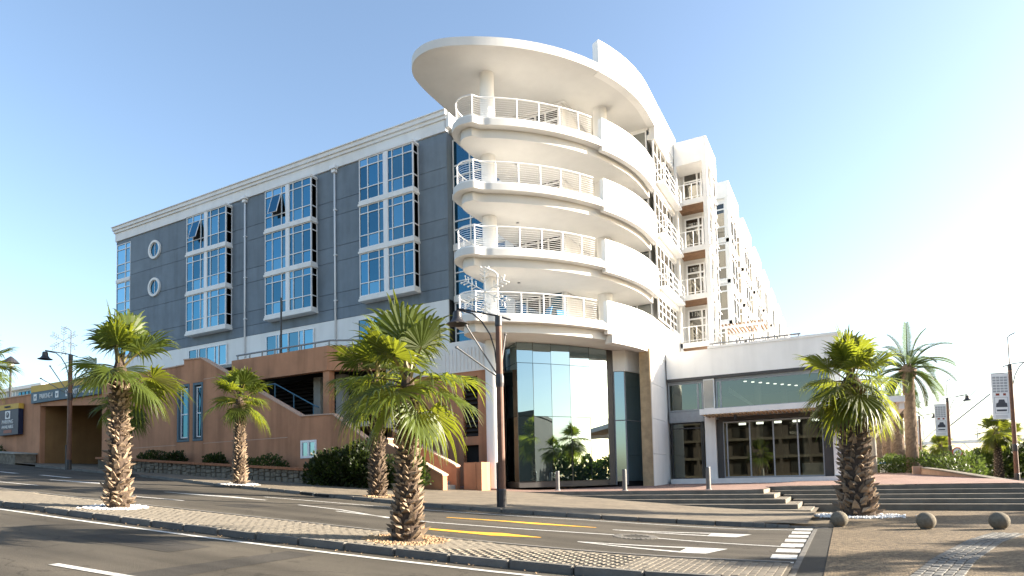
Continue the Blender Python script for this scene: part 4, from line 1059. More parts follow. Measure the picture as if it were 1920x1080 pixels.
# right hand block by the white column: louvre, door
bz = 0.9
MB().box(-21.5, -18.12, 28.5, 28.9, bz, 7.3).build('wall_panel', 'peach_render', pk)
MB().box(-17.18, -15.9, 28.5, 28.9, bz, 7.3).build('wall_panel', 'peach_render', pk)
MB().box(-18.118, -17.182, 28.5, 28.9, 3.32, 3.78).build('wall_panel', 'peach_render', pk)
MB().box(-18.118, -17.182, 28.5, 28.9, 7.03, 7.3).build('wall_panel', 'peach_render', pk)
MB().box(-18.115, -17.185, 28.8, 28.95, bz, 7.0).build('door_void', 'dark_void', pk)
for i in range(13):
    z = 3.82 + i * 0.245
    MB().add([(-18.1, 28.58, z), (-17.2, 28.58, z), (-17.2, 28.78, z + .16), (-18.1, 28.78, z + .16)], [(0, 1, 2, 3)]).build('louvre', 'louvre_brown', pk)
MB().box(-21.6, -15.85, 28.44, 29.0, 7.303, 9.0).build('white_parapet', 'white_paint', pk)
for i in range(12):
    x = -19.2 + i * 0.24; MB().box(x, x + .03, 28.40, 28.44, 7.4, 8.6).build('baluster', 'white_frame', pk)
MB().box(-21.6, -16, 28.9, 31.4, 7.2, 7.31).build('deck', 'concrete', pk)
# garage entrance with headwall, ochre interior, sign fascia
wall('head_wall', [(-51.9, 7.55), (-44.01, 7.05), (-44.01, 8.70), (-51.9, 8.56)])
wall('wall_panel', [(-70, zb(-70)), (-51.95, zb(-52)), (-51.95, 8.5), (-70, 8.5)])
cap((-70, 8.503), (-51.96, 8.503))
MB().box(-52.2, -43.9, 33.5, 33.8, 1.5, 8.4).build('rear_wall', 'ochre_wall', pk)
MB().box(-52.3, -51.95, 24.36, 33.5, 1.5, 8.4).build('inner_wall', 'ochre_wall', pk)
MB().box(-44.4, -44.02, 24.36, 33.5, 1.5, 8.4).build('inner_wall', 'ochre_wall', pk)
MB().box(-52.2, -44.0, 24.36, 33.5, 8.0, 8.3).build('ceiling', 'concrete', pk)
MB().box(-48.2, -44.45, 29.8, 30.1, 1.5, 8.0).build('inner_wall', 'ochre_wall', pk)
MB().box(-44.6, -44.42, 24.5, 24.7, 2.5, 6.9).build('door_leaf', 'dark_void', pk)

# ------------------------------------------------------------------ signs
def text(body, size, loc, parent, m, name='lettering', ext=0.012, align='CENTER', rx=pi / 2, rz=0.0):
    c = bpy.data.curves.new(name, 'FONT'); c.body = body; c.size = size; c.extrude = ext; c.align_x = align; c.align_y = 'CENTER'
    c.materials.append(MATS[m])
    tmp = bpy.data.objects.new('text_source', c)
    me = bpy.data.meshes.new_from_object(tmp); me.name = name
    bpy.data.objects.remove(tmp)
    if not me.materials: me.materials.append(MATS[m])
    o = bpy.data.objects.new(name, me); COL.objects.link(o); o.parent = parent
    o.location = loc; o.rotation_euler = (rx, 0, rz)
    return o
fs = thing('garage_sign', 'slate and gold fascia sign above the car park entrance reading PARKING 4 and EXIT ONLY', 'sign', (-48.0, 23.86, 8.2))
tl = 0.0
MB().box(-4.85, 3.9, -0.05, 0.12, -0.42, 0.38).build('panel', 'sign_slate', fs)
MB().box(-4.85, 3.9, -0.07, 0.12, 0.385, 0.86).build('gold_strip', 'sign_gold', fs)
text('PARKING 4', 0.52, (-2.75, -0.07, -0.02), fs, 'sign_white').scale = (0.68, 1, 1)
text('EXIT ONLY', 0.52, (1.5, -0.07, -0.02), fs, 'sign_white').scale = (0.72, 1, 1)
for x in (-4.25, -1.3, 0.05, 2.95):
    f = MB().box(x - .2, x + .2, -0.075, -0.051, -0.25, 0.22).build('arrow_box', 'sign_white', fs)
    MB().slab_xz([(x - .12, 0.06), (x, -0.18), (x + .12, 0.06)], -0.085, -0.0755).build('arrow', 'sign_slate', f)
ps = thing('parking_board', 'navy parking availability board with gold header hung on the terracotta wall', 'sign', (-55.8, 23.75, 6.8))
MB().box(-1.55, 1.55, -0.12, 0.2, -1.2, 0.72).build('board', 'sign_navy', ps)
MB().box(-1.6, 1.6, -0.14, 0.2, 0.725, 1.12).build('header', 'sign_gold', ps)
text('PARKING', 0.22, (0, -0.155, 0.92), ps, 'sign_navy')
MB().box(-0.36, 0.36, -0.14, -0.121, 0.02, 0.62).build('logo_panel', 'sign_white', ps)
lg = MB().lathe([(0.22, 0), (0.22, 0.012)], n=24).build('logo_ring', 'sign_navy', ps); lg.location = (0, -0.142, 0.32); lg.rotation_euler = (pi / 2, 0, 0)
text('P', 0.34, (0, -0.165, 0.32), ps, 'sign_white', ext=0.004)
text('PARKING', 0.40, (0, -0.135, -0.22), ps, 'sign_white')
text('AVAILABLE', 0.36, (0, -0.135, -0.60), ps, 'sign_white')
MB().box(-0.6, 0.6, -0.13, -0.121, -1.05, -0.82).build('display', 'led_red', ps)

# planter wall of rubble stone with coping bricks, soil
rw_ = thing('planter_wall', 'low rubble stone planter wall with brick coping along the terracotta wall', 'wall', (-32, 22.3, 1.8), world=True)
def sloped_box(x0, x1, y0, y1, h0, h1, name, m, parent):
    a, b = slope(x0), slope(x1)
    return MB().add([(x0, y0, a + h0), (x1, y0, b + h0), (x1, y1, b + h0), (x0, y1, a + h0), (x0, y0, a + h1), (x1, y0, b + h1), (x1, y1, b + h1), (x0, y1, a + h1)],
                    [(3, 2, 1, 0), (4, 5, 6, 7), (0, 1, 5, 4), (1, 2, 6, 5), (2, 3, 7, 6), (3, 0, 4, 7)]).build(name, m, parent)
rnd = random.Random(31)
sloped_box(-41.5, -22.5, 22.42, 22.6, -0.2, 0.72, 'backing', 'joint_sand', rw_)
x = -41.5
while x < -22.6:
    z = 0.08
    xn = x + 0.42
    while z < 0.7:
        h = rnd.choice((0.16, 0.22, 0.28)); w = rnd.uniform(0.3, 0.44)
        d_ = rnd.uniform(0.0, 0.07)
        s_ = slope(x)
        MB().box(x + rnd.uniform(0, .04), x + w, 22.32 + d_, 22.43, s_ + z, s_ + min(z + h - 0.025, 0.72)).build('stone', 'rubble_stone', rw_, bevel=0.03) if len([1]) and x > -41 and z < 0.72 and rnd.random() < 1 else None
        z += h
    x = xn
x = -41.5
while x < -22.7:
    sloped_box(x, x + 0.86, 22.26, 22.66, 0.74, 0.86, 'coping_stone', 'coping_brick', rw_); x += 0.88
sloped_box(-41.5, -22.5, 22.61, 23.98, 0, 0.68, 'soil', 'earth', rw_)
lp = thing('planter_wall', 'short stone planter block at the left of the car park entrance', 'wall', (-55, 22.5, 3.4), world=True)
sloped_box(-62, -52.2, 22.6, 23.9, -0.2, 0.75, 'block', 'rubble_stone', lp); sloped_box(-62, -52.1, 22.5, 23.95, 0.752, 0.86, 'coping', 'concrete', lp)
ep = thing('planter_wall', 'low terracotta planter box standing against the white column', 'planter', (-15.9, 26, 1.0), world=True)
MB().box(-16.3, -15.62, 25.6, 25.72, 0.85, 2.3).build('front_panel', 'peach_render', ep)
MB().box(-15.6, -15.3, 25.6, 26.4, 0.85, 2.3).build('side_panel', 'peach_render', ep)
MB().box(-16.3, -15.62, 25.74, 28.4, 0.85, 2.25).build('rear_panel', 'peach_render', ep)

# ------------------------------------------------------------------ fan palms
def fan_frond(elev, seed, lp=0.55, lb=0.95, nseg=28):
    """one costapalmate leaf growing along +X from the crown centre; droop follows gravity. Returns (leaf mesh)"""
    r = random.Random(seed); mb = MB()
    e = R(elev); P = Vector((0.05, 0, 0)); d = Vector((cos(e), 0, sin(e)))
    path = [P.copy()]
    k = 8
    for i in range(k):
        d = (d + Vector((0, 0, -0.045 if elev > 30 else -0.075))).normalized()
        P = P + d * (lp / k); path.append(P.copy())
    w0 = 0.028
    # petiole: flat strip with a keel
    vs = []
    for i, p in enumerate(path):
        w = w0 * (1.25 - 0.6 * i / k)
        nrm = Vector((-d.z, 0, d.x))
        vs += [p + Vector((0, w, 0)), p + nrm * (-w * 0.9), p + Vector((0, -w, 0))]
    mb.add(vs, [(i * 3 + a, (i + 1) * 3 + a, (i + 1) * 3 + (a + 1) % 3, i * 3 + (a + 1) % 3) for i in range(k) for a in range(3)])
    pet = mb
    bl = MB()
    hub = path[-1]; f = d; side = Vector((0, 1, 0)); n = side.cross(f) * -1
    if n.z < 0: n = -n
    span = R(r.uniform(108, 124)); tilt = r.uniform(-0.12, 0.12)
    old = elev < 5
    for j in range(nseg):
        th = -span + 2 * span * (j + 0.5) / nseg
        cup = 0.20 * (abs(th) / span) ** 1.5
        dr = (f * cos(th) + side * sin(th) + n * (cup + tilt * sin(th))).normalized()
        L_ = lb * (0.74 + 0.26 * cos(th)) * r.uniform(0.93, 1.05)
        delta = span / nseg
        tg = r.uniform(0.16, 0.60) + (0.2 if old else 0)
        prev = None; vs = []
        ts = (0.02, 0.30, 0.55, 0.72, 0.86, 1.0)
        tang = (side * cos(th) - f * sin(th)).normalized()
        twist = r.uniform(-0.25, 0.25)
        for t in ts:
            g_ = max(0.0, t - 0.42)
            pos = hub + dr * (L_ * (t - 0.45 * g_ * g_ * tg * 1.6)) + Vector((0, 0, -1)) * (tg * L_ * (0.10 * t * t + 1.75 * g_ * g_))
            pos += tang * (twist * 0.10 * g_)
            w = L_ * min(t, 0.55) * math.tan(delta) * 0.98
            if t > 0.55: w *= max(0.07, (1 - t) / 0.45 * 0.8 + 0.05)
            fold = n * (0.40 * w * (1 if j % 2 else -1) if t < 0.6 else 0.5 * w)
            vs += [pos - tang * w, pos + fold, pos + tang * w]
        m_ = len(ts)
        bl.add(vs, [(i * 3 + a, (i + 1) * 3 + a, (i + 1) * 3 + a + 1, i * 3 + a + 1) for i in range(m_ - 1) for a in range(2)])
    return pet, bl
def frond_mesh(elev, seed, leaf='fan_leaf', **kw):
    pet, bl = fan_frond(elev, seed, **kw)
    me = bpy.data.meshes.new('frond')
    o = len(pet.v)
    me.from_pydata(pet.v + bl.v, [], pet.f + [tuple(i + o for i in f) for f in bl.f]); me.update()
    me.materials.append(MATS['petiole']); me.materials.append(MATS[leaf])
    for i, p in enumerate(me.polygons): p.material_index = 0 if i < len(pet.f) else 1
    return me
CLS = [84, 68, 50, 30, 10, -12, -34, -55]
FM = {e: [frond_mesh(e, 10 * i + s, 'old_leaf' if e < -40 else 'fan_leaf') for s in range(3)] for i, e in enumerate(CLS)}
# husk: split leaf base stub
hk = MB()
hk.add([(0, -.075, -.04), (0, .075, -.04), (0, .055, .06), (0, -.055, .06), (.05, -.06, .015), (.05, .06, .015), (.095, -.042, .09), (.10, .045, .08), (.125, 0.0, .165), (.06, 0, .10)],
       [(0, 1, 5, 4), (4, 5, 7, 6), (6, 7, 8), (0, 4, 6, 3), (1, 2, 7, 5), (3, 6, 8, 9), (2, 9, 8, 7), (2, 3, 9)])
husk_me = [hk.mesh('leaf_base', 'palm_husk')]
hk2 = MB(); hk2.add([(x * 0.9, y * 1.2, z * 0.8 + x * -0.25) for x, y, z in hk.v], hk.f); husk_me.append(hk2.mesh('leaf_base', 'palm_husk'))
hk3 = MB(); hk3.add([(x * 1.25, y * 0.8, z * 0.9) for x, y, z in hk.v], hk.f); husk_me.append(hk3.mesh('leaf_base', 'palm_husk'))

def trunk_mesh(h, r0, r1, seed, mname='palm_trunk', n=22, k=26, bump=0.03):
    r = random.Random(seed); mb = MB(); vs = []
    for i in range(k + 1):
        t = i / k
        rad = r1 + (r0 - r1) * (1 - t) ** 1.6
        if t < 0.06: rad *= 1.06
        for j in range(n):
            a = 2 * pi * j / n
            rr = rad * (1 + r.uniform(-bump, bump))
            vs.append((rr * cos(a), rr * sin(a), h * t - 0.1 * (i == 0)))
    fs = [(i * n + j, i * n + (j + 1) % n, (i + 1) * n + (j + 1) % n, (i + 1) * n + j) for i in range(k) for j in range(n)] + [tuple(range(k * n, k * n + n))]
    mb.add(vs, fs)
    return mb.mesh('trunk', mname), (lambda t: r1 + (r0 - r1) * (1 - t) ** 1.6)
def fan_palm(name, label, loc, h, r0, r1, seed, nfr=34, fsc=1.0, husks=230, group=None, separate=True, az0=0.0, lo=0.0, hsc=1.0, lean=(0, 0), up_only=False):
    r = random.Random(seed)
    t = thing(name, label, 'palm tree', loc, group)
    t.rotation_euler = (lean[0], lean[1], 0)
    tm, rf = trunk_mesh(h, r0, r1, seed)
    part('trunk', tm, t)
    if husks:
        joined = MB()
        nrow = husks
        for i in range(husks):
            f = (i + 0.5) / husks
            z = h * (0.02 + 0.97 * f); a = i * 2.39996 + r.uniform(-.25, .25)
            rad = rf(f) * 0.97
            sc = (0.62 + 0.3 * (1 - f) ** 2) * hsc * r.uniform(0.75, 1.3)
            rot = (0, r.uniform(-0.25, 0.55), a + r.uniform(-.35, .35))
            p = (rad * cos(a), rad * sin(a), z + r.uniform(-.03, .03))
            if separate:
                part('leaf_base', husk_me[i % 3], t, p, rot, (sc, sc, sc * r.uniform(.8, 1.1)))
            else:
                M_ = Matrix.Translation(p) @ Matrix.Rotation(rot[2], 4, 'Z') @ Matrix.Rotation(rot[1], 4, 'Y') @ Matrix.Scale(sc, 4)
                joined.add([M_ @ Vector(v) for v in hk.v], hk.f)
        if not separate:
            o = part('leaf_bases', joined.mesh('leaf_bases', 'palm_husk'), t); o['kind'] = 'stuff'
    crown = part('crown', MB().lathe([(r1 * 0.9, h - 0.1), (r1 * 0.95, h + 0.1), (r1 * 0.6, h + 0.32), (0.03, h + 0.5)], n=12).mesh('crown_shaft', 'palm_trunk'), t)
    for i in range(nfr):
        f = (i + 0.5) / nfr
        e = 90 - (90 + 50 - lo) * f ** 1.1 + r.uniform(-11, 11)
        ci = min(range(len(CLS)), key=lambda k: abs(CLS[k] - e))
        me = FM[CLS[ci]][r.randrange(3)]
        s_ = fsc * r.uniform(0.8, 1.16)
        part('frond', me, crown, (0, 0, h + 0.30 - 0.35 * f), (R(r.uniform(-14, 14)), 0, az0 + i * 2.39996 + r.uniform(-.3, .3)), (s_, s_, s_))
    return t
WG = 'fan palms standing along the street'
p1 = fan_palm('fan_palm', 'large shaggy fan palm with thick trunk and wood chips at its foot on the median', (-7.3, 9.45, 0.37), 2.82, 0.265, 0.145, 3, nfr=19, fsc=1.08, lo=24, husks=299, az0=0.6, group=WG, hsc=0.95, lean=(0.0, 0.02))
p2 = fan_palm('fan_palm', 'fan palm with white pebble ring on the median before the car park entrance', (-16.2, 9.25, 0.95), 3.45, 0.255, 0.155, 7, nfr=19, fsc=1.08, lo=36, husks=299, az0=1.4, group=WG, hsc=1.05)
p3 = fan_palm('fan_palm', 'slender fan palm by the far kerb in front of the terracotta slot windows', (-23.5, 18.6, 1.46), 3.6, 0.25, 0.17, 11, nfr=19, fsc=1.1, lo=32, husks=330, group=WG, separate=False, az0=2.2)
p4 = fan_palm('fan_palm', 'tall fan palm on the far pavement partly hidden behind the big median palm', (-15.4, 18.2, 0.9), 4.2, 0.28, 0.20, 19, nfr=22, fsc=1.6, lo=18, husks=330, group=WG, separate=False, az0=0.2)
p5 = fan_palm('fan_palm', 'bushy fan palm with broad dark trunk in front of the stone steps and shop windows', (0.3, 23.2, 0.02), 4.2, 0.50, 0.34, 23, nfr=30, fsc=1.28, husks=299, group=WG, az0=0.9, lo=-6, hsc=1.55)
p6 = fan_palm('fan_palm', 'fan palm cut off by the left edge of the picture on the median', (-23.2, 9.0, 1.42), 3.75, 0.3, 0.2, 29, nfr=20, fsc=0.82, lo=45, husks=150, group=WG, separate=False, az0=1.0)
p7 = fan_palm('fan_palm', 'shaded fan palm on the far pavement hidden behind the trunk of the white pebble palm', (-34.3, 19.9, 2.19), 3.7, 0.28, 0.2, 33, nfr=22, fsc=1.15, husks=200, group=WG, separate=False, az0=0.5)

def pebble_bed(label, c, r, m, n, seed, zf, size=0.035, inner=0.35):
    rr = random.Random(seed); mb = MB()
    base = [(1, 0, 0), (-1, 0, 0), (0, 1, 0), (0, -1, 0), (0, 0, 0.8), (0, 0, -0.5)]
    fs = [(0, 2, 4), (2, 1, 4), (1, 3, 4), (3, 0, 4), (2, 0, 5), (1, 2, 5), (3, 1, 5), (0, 3, 5)]
    for i in range(n):
        a = rr.uniform(0, 2 * pi); d_ = inner + (r - inner) * rr.random() ** 0.9
        if rr.random() < 0.06: d_ *= rr.uniform(1.0, 1.35)
        x, y = c[0] + d_ * cos(a) * 1.12, c[1] + d_ * sin(a); s_ = size * rr.uniform(0.5, 1.3)
        M_ = Matrix.Rotation(rr.uniform(0, 6), 3, 'Z') @ Matrix.Rotation(rr.uniform(-.5, .5), 3, 'X')
        z = zf(x, y) + s_ * 0.35
        mb.add([M_ @ (Vector(v) * s_) + Vector((x, y, z)) for v in base], fs)
    o = mb.build('pebbles', m)
    return tag(o, label, 'pebbles', kind='stuff')
pebble_bed('tan wood chips round the foot of the big median palm', (-7.3, 9.4), 0.74, 'tan_chip', 900, 1, lambda x, y: pave(x, y) - 0.02, 0.032)
pebble_bed('white pebbles round the palm before the car park', (-16.2, 9.2), 0.68, 'white_pebble', 600, 2, lambda x, y: pave(x, y) - 0.02, 0.04)
pebble_bed('white pebbles round the slender far palm', (-23.5, 18.6), 0.75, 'white_pebble', 350, 3, lambda x, y: pave(x, y), 0.05)
pebble_bed('white pebbles round the broad palm at the steps', (0.3, 23.2), 1.15, 'white_pebble', 900, 4, lambda x, y: 0.02, 0.05, 0.6)
pebble_bed('tan wood chips round the hidden far palm', (-15.1, 18.2), 0.7, 'tan_chip', 300, 5, lambda x, y: pave(x, y), 0.045)

# ------------------------------------------------------------------ date palms by the side street
def date_frond(elev, seed, L_=2.6):
    r = random.Random(seed); mb = MB()
    e = R(elev); P = Vector((0.1, 0, 0)); d = Vector((cos(e), 0, sin(e))); k = 14; path = [P.copy()]; dirs = [d.copy()]
    for i in range(k):
        d = (d + Vector((0, 0, -0.07 - 0.09 * (i / k)))).normalized(); P = P + d * (L_ / k); path.append(P.copy()); dirs.append(d.copy())
    mb.tube(path, [0.035 * (1 - 0.85 * i / k) + 0.004 for i in range(k + 1)], 4)
    for i in range(1, k * 3):
        t = i / (k * 3); f = t * k; a = int(f); u = f - a
        p = path[a].lerp(path[min(a + 1, k)], u); d = dirs[min(a + 1, k)]
        n = Vector((-d.z, 0, d.x))
        ll = 0.46 * (0.35 + 1.3 * t * (1 - t) * 2) * r.uniform(.85, 1.1) * L_ / 2.6
        if t < 0.12: ll *= 0.3
        for s_ in (-1, 1):
            q = (d * 0.75 + Vector((0, s_, 0)) * 0.75 + n * 0.32).normalized() * ll
            w = d * 0.022
            tip = p + q + Vector((0, 0, -0.10 * ll))
            mid = p + q * 0.5
            mb.add([p - w, p + w, mid + w * 1.1, mid - w * 1.1, tip], [(0, 1, 2, 3), (3, 2, 4)])
    me = mb.mesh('frond', 'canary_leaf'); return me
DF = {e: [date_frond(e, 100 + e + s) for s in range(2)] for e in (80, 60, 38, 15, -10, -35)}
def date_palm(label, loc, h, r0, seed, nfr=44, fsc=1.0, group=None):
    r = random.Random(seed)
    t = thing('date_palm', label, 'palm tree', loc, group)
    tm, rf = trunk_mesh(h, r0, r0 * 0.86, seed, 'canary_trunk', n=20, k=44, bump=0.05)
    part('trunk', tm, t)
    cr = part('crown', MB().lathe([(r0 * 0.85, h - 0.1), (r0 * 1.35, h + 0.35), (r0 * 1.3, h + 0.7), (r0 * 0.5, h + 1.1), (0.02, h + 1.2)], n=14).mesh('crown_boss', 'canary_trunk'), t)
    ks = sorted(DF)
    for i in range(nfr):
        f = (i + .5) / nfr; e = 84 - 120 * f ** 0.9 + r.uniform(-8, 8)
        ci = min(ks, key=lambda k: abs(k - e)); s_ = fsc * r.uniform(.85, 1.1)
        part('frond', DF[ci][r.randrange(2)], cr, (0, 0, h + 0.95 - 0.5 * f), (R(r.uniform(-20, 20)), 0, i * 2.39996 + r.uniform(-.3, .3)), (s_,) * 3)
    return t
DG = 'date palms lining the side street'
date_palm('tall feathery date palm rising clear of the hedge at the end of the white arcade', (4.6, 56.8, 0.9), 7.6, 0.46, 41, nfr=44, fsc=1.3, group=DG)
for i, (x, y) in enumerate(((4.4, 68.0), (4.2, 79.0), (3.9, 92.0))):
    date_palm(['date palm with bare thick trunk second along the arcade', 'date palm with bare thick trunk third along the arcade', 'date palm furthest down the white arcade'][i], (x, y, 0.95), 5.3, 0.62, 50 + i, nfr=26, fsc=0.9, group=DG)

# ------------------------------------------------------------------ shrubs and hedges made of leaves
def leaf_mass(name, blobs, n, seed, m='shrub_leaf', size=0.07, parent=None, upright=0.3):
    r = random.Random(seed); mb = MB()
    vol = [b[3] * b[4] * b[5] for b in blobs]; tot = sum(vol)
    for b, v in zip(blobs, vol):
        for i in range(int(n * v / tot)):
            while True:
                d_ = Vector((r.gauss(0, 1), r.gauss(0, 1), r.gauss(0, 1)))
                if d_.length > 0.01: break
            d_.normalize()
            rad = r.random() ** 0.28
            lump = 1 + 0.16 * sin(d_.x * 5 + seed) * cos(d_.y * 6) + 0.12 * sin(d_.z * 7 + d_.x * 4)
            p = Vector((b[0] + d_.x * b[3] * rad * lump, b[1] + d_.y * b[4] * rad * lump, b[2] + d_.z * b[5] * rad * lump))
            ax = (d_ + Vector((r.uniform(-.6, .6), r.uniform(-.6, .6), r.uniform(-.3, .6) + upright))).normalized()
            s_ = Vector((r.uniform(-1, 1), r.uniform(-1, 1), r.uniform(-1, 1))); s_ = ax.cross(s_)
            if s_.length < 1e-3: continue
            s_.normalize(); L_ = size * r.uniform(.7, 1.5); w = L_ * 0.34
            mb.add([p, p + ax * L_ * .5 + s_ * w, p + ax * L_, p + ax * L_ * .5 - s_ * w], [(0, 1, 2, 3)])
    return mb.build(name, m, parent)
def shrub(label, blobs, n, seed, size=0.07, m='shrub_leaf', name='shrub', cat='shrub'):
    c = blobs[0]
    t = thing(name, label, cat, (c[0], c[1], slope(c[0]) + 0.1), world=True)
    leaf_mass('foliage', blobs, n, seed, m, size, t)
    tw = MB(); r = random.Random(seed)
    for b in blobs:
        for i in range(5):
            tw.tube([(b[0], b[1], slope(b[0]) + 0.05), (b[0] + r.uniform(-.6, .6) * b[3], b[1] + r.uniform(-.5, .5) * b[4], b[2] + 0.3 * b[5])], 0.02, 4)
    tw.build('stems', 'palm_trunk', t)
    return t
gz = lambda x: slope(x) + 0.12
shrub('large leafy shrub against the stair wall beside the small white window', [(-21.4, 22.3, gz(-21) + 0.75, 1.5, 1.0, 1.0), (-20.0, 22.4, gz(-20) + 0.9, 1.2, 0.9, 1.15), (-22.6, 22.6, gz(-22) + .5, 1.0, 0.8, 0.75), (-18.9, 22.5, gz(-19) + .55, 1.0, .8, .85)], 9000, 5, 0.15)
shrub('smaller shrub at the foot of the lower stair flight behind the two trunks', [(-17.3, 22.6, gz(-17) + 0.65, 0.9, .7, 0.9)], 2200, 6, 0.14)
for i, (x, w, lab) in enumerate(((-37.2, 1.3, 'low dark shrub in the stone planter next to the shaded trunk'), (-35.0, 0.9, 'low dark shrub in the stone planter beneath the first slot window'), (-31.4, 0.8, 'low shrub in the stone planter just left of the slender palm'), (-27.3, 1.5, 'wide low shrub in the stone planter right of the slender palm'), (-58.5, 2.8, 'dark spreading shrub under the navy parking board'))):
    shrub(lab, [(x, 23.2, slope(x) + 0.85, w, 0.55, 0.5)], 1500, 60 + i, 0.11)
hd = shrub('clipped hedge behind the low planter wall by the side street', [(3.4, 62.0, 1.6, 2.0, 5.0, 1.0), (4.9, 58.0, 1.65, 1.7, 3.5, 1.05), (6.2, 54.0, 1.5, 1.5, 2.6, 1.0), (6.8, 50.6, 1.45, 1.35, 1.8, 1.0)], 12000, 8, 0.16, name='hedge', cat='hedge')

# ------------------------------------------------------------------ street lamps
def bell(prof_scale=1.0):
    s = prof_scale
    return [(0.02 * s, 0.0), (0.10 * s, -0.01), (0.13 * s, -0.06), (0.14 * s, -0.22), (0.17 * s, -0.30), (0.235 * s, -0.38), (0.33 * s, -0.43), (0.34 * s, -0.45), (0.30 * s, -0.44), (0.18 * s, -0.34), (0.02 * s, -0.28)]
def street_lamp(name, label, loc, rz, hcol=4.05, hjoin=6.25, arm=1.35, rods=True, star=True, group=None, banner=False, tall=0.0, conduit=True):
    t = thing(name, label, 'street lamp', loc, group, rz=rz)
    part('base', MB().lathe([(0.14, 0), (0.14, 0.55), (0.115, 0.62)], n=14).mesh('base', 'lamp_black'), t)
    m_ = 'lamp_rust'
    part('post', MB().lathe([(0.128, 0.3), (0.116, hcol), (0.10, hjoin)], n=14).mesh('post', m_), t)
    part('collar', MB().lathe([(0.125, hcol - 0.14), (0.14, hcol), (0.14, hcol + 0.2), (0.11, hcol + 0.3)], n=14).mesh('collar', 'lamp_black'), t)
    part('cap', MB().lathe([(0.10, hjoin - 0.35), (0.115, hjoin - 0.3), (0.115, hjoin), (0.03, hjoin + 0.04)], n=14).mesh('cap', 'lamp_black'), t)
    part('arm', MB().tube([(0.4, 0, hjoin - 0.12), (0, 0, hjoin + 0.02), (-arm, 0, hjoin + 0.30)], 0.03, 6).mesh('arm', 'lamp_black'), t)
    part('brace', MB().tube([(-0.10, 0, hjoin - 1.55), (-0.14, 0, hjoin - 1.1), (-0.28, 0, hjoin - 0.6), (-0.55, 0, hjoin - 0.15), (-0.85, 0, hjoin + 0.12), (-arm, 0, hjoin + 0.26)], 0.026, 6).mesh('brace', 'lamp_black'), t)
    b = part('lamp_shade', MB().lathe([(r, hjoin + 0.22 + z) for r, z in bell(1.1)], c=(-arm, 0), n=24).mesh('lamp_shade', 'lamp_black'), t)
    part('bulb', MB().lathe([(0.02, hjoin - 0.16), (0.09, hjoin - 0.12), (0.09, hjoin - 0.02), (0.02, hjoin)], c=(-arm, 0), n=12).mesh('bulb', 'sign_white'), b)
    if rods:
        for dx, dy, dz in ((-1.05, -0.2, 1.72), (-1.35, -0.5, 0.95), (0.22, 0.25, 1.5)):
            o = part('rod', MB().tube([(0, 0, hcol + 0.15), (dx, dy, hcol + 0.15 + dz)], 0.026, 6).mesh('rod', 'galvanised'), t)
            part('rod_end', MB().lathe([(0.0, -0.05), (0.05, -0.02), (0.05, 0.03), (0.0, 0.05)], n=8).mesh('rod_end', 'galvanised'), o, (dx, dy, hcol + 0.15 + dz))
    if conduit:
        part('conduit', MB().tube([(-0.15, -0.05, 0), (-0.15, -0.05, 1.45)], 0.03, 6).mesh('conduit', 'lamp_black'), t)
    part('mast', MB().tube([(0.0, 0, hjoin), (0.0, 0, hjoin + 1.42 + tall), (-0.12, 0, hjoin + 1.52 + tall), (-0.42, 0, hjoin + 1.66 + tall)], 0.032, 6).mesh('mast', 'fairy_light' if star else 'lamp_black'), t)
    if star:
        # festive snowflake of small bulbs hanging from the mast hook
        cx, cz = -0.42, hjoin + 0.85
        fl = MB(); r = random.Random(4)
        for a in range(6):
            an = pi / 6 + a * pi / 3; ln = 0.72
            fl.tube([(cx, 0, cz), (cx + ln * cos(an), 0, cz + ln * sin(an))], 0.018, 4)
            for t_ in (0.45, 0.65, 0.85, 1.0):
                p = (cx + ln * t_ * cos(an), 0, cz + ln * t_ * sin(an))
                for s_ in (-1, 1):
                    q = (p[0] + 0.17 * cos(an + s_ * 0.9), 0, p[2] + 0.17 * sin(an + s_ * 0.9))
                    fl.tube([p, q], 0.017, 4)
                    fl.lathe([(0.0, q[2] - .04), (0.035, q[2]), (0.0, q[2] + .04)], c=(q[0], q[1]), n=6)
        part('snowflake', fl.mesh('snowflake', 'fairy_light'), t)
    if banner:
        part('banner_arm', MB().tube([(-0.05, 0, hjoin - 0.32), (-1.12, 0, hjoin - 0.38)], 0.022, 5).mesh('banner_arm', 'lamp_black'), t)
        part('banner_arm', MB().tube([(-0.05, 0, hjoin - 2.9), (-1.12, 0, hjoin - 2.94)], 0.022, 5).mesh('banner_arm', 'lamp_black'), t)
        bn = part('banner', MB().box(-1.05, -0.13, -0.012, 0.012, hjoin - 2.85, hjoin - 0.38).mesh('banner', 'banner_cloth'), t)
        pr = MB()
        for i in range(5):
            for j in range(4): pr.box(-0.98 + j * .2, -0.81 + j * .2, -0.02, -0.0125, hjoin - 0.72 - i * .16, hjoin - 0.60 - i * .16)
        part('print', pr.mesh('print', 'banner_grey'), bn)
        dk = MB(); zc = hjoin - 2.0
        dk.slab_xz([(-0.92, zc + .42), (-0.28, zc + .42), (-0.28, zc + .415), (-0.92, zc + .415)], -.02, -.0125)
        dk.slab_xz([(-0.88, zc - .12), (-0.84, zc + .05), (-0.74, zc + .08), (-0.70, zc + .24), (-0.44, zc + .24), (-0.40, zc + .08), (-0.32, zc + .05), (-0.30, zc - .12)], -.02, -.0125)
        dk.box(-.92, -.30, -.02, -.0125, zc - .32, zc - .24)
        part('print', dk.mesh('print', 'banner_dark'), bn)
        sm = MB(); sm.box(-.86, -.68, -.02, -.0125, zc + .5, zc + .62); sm.box(-.48, -.34, -.02, -.0125, zc + .5, zc + .62)
        part('print', sm.mesh('print', 'led_red'), bn)
        sk = MB()
        for i in range(4): sk.box(-0.92, -0.30, -.02, -.0125, zc - .52 - i * .08, zc - .49 - i * .08)
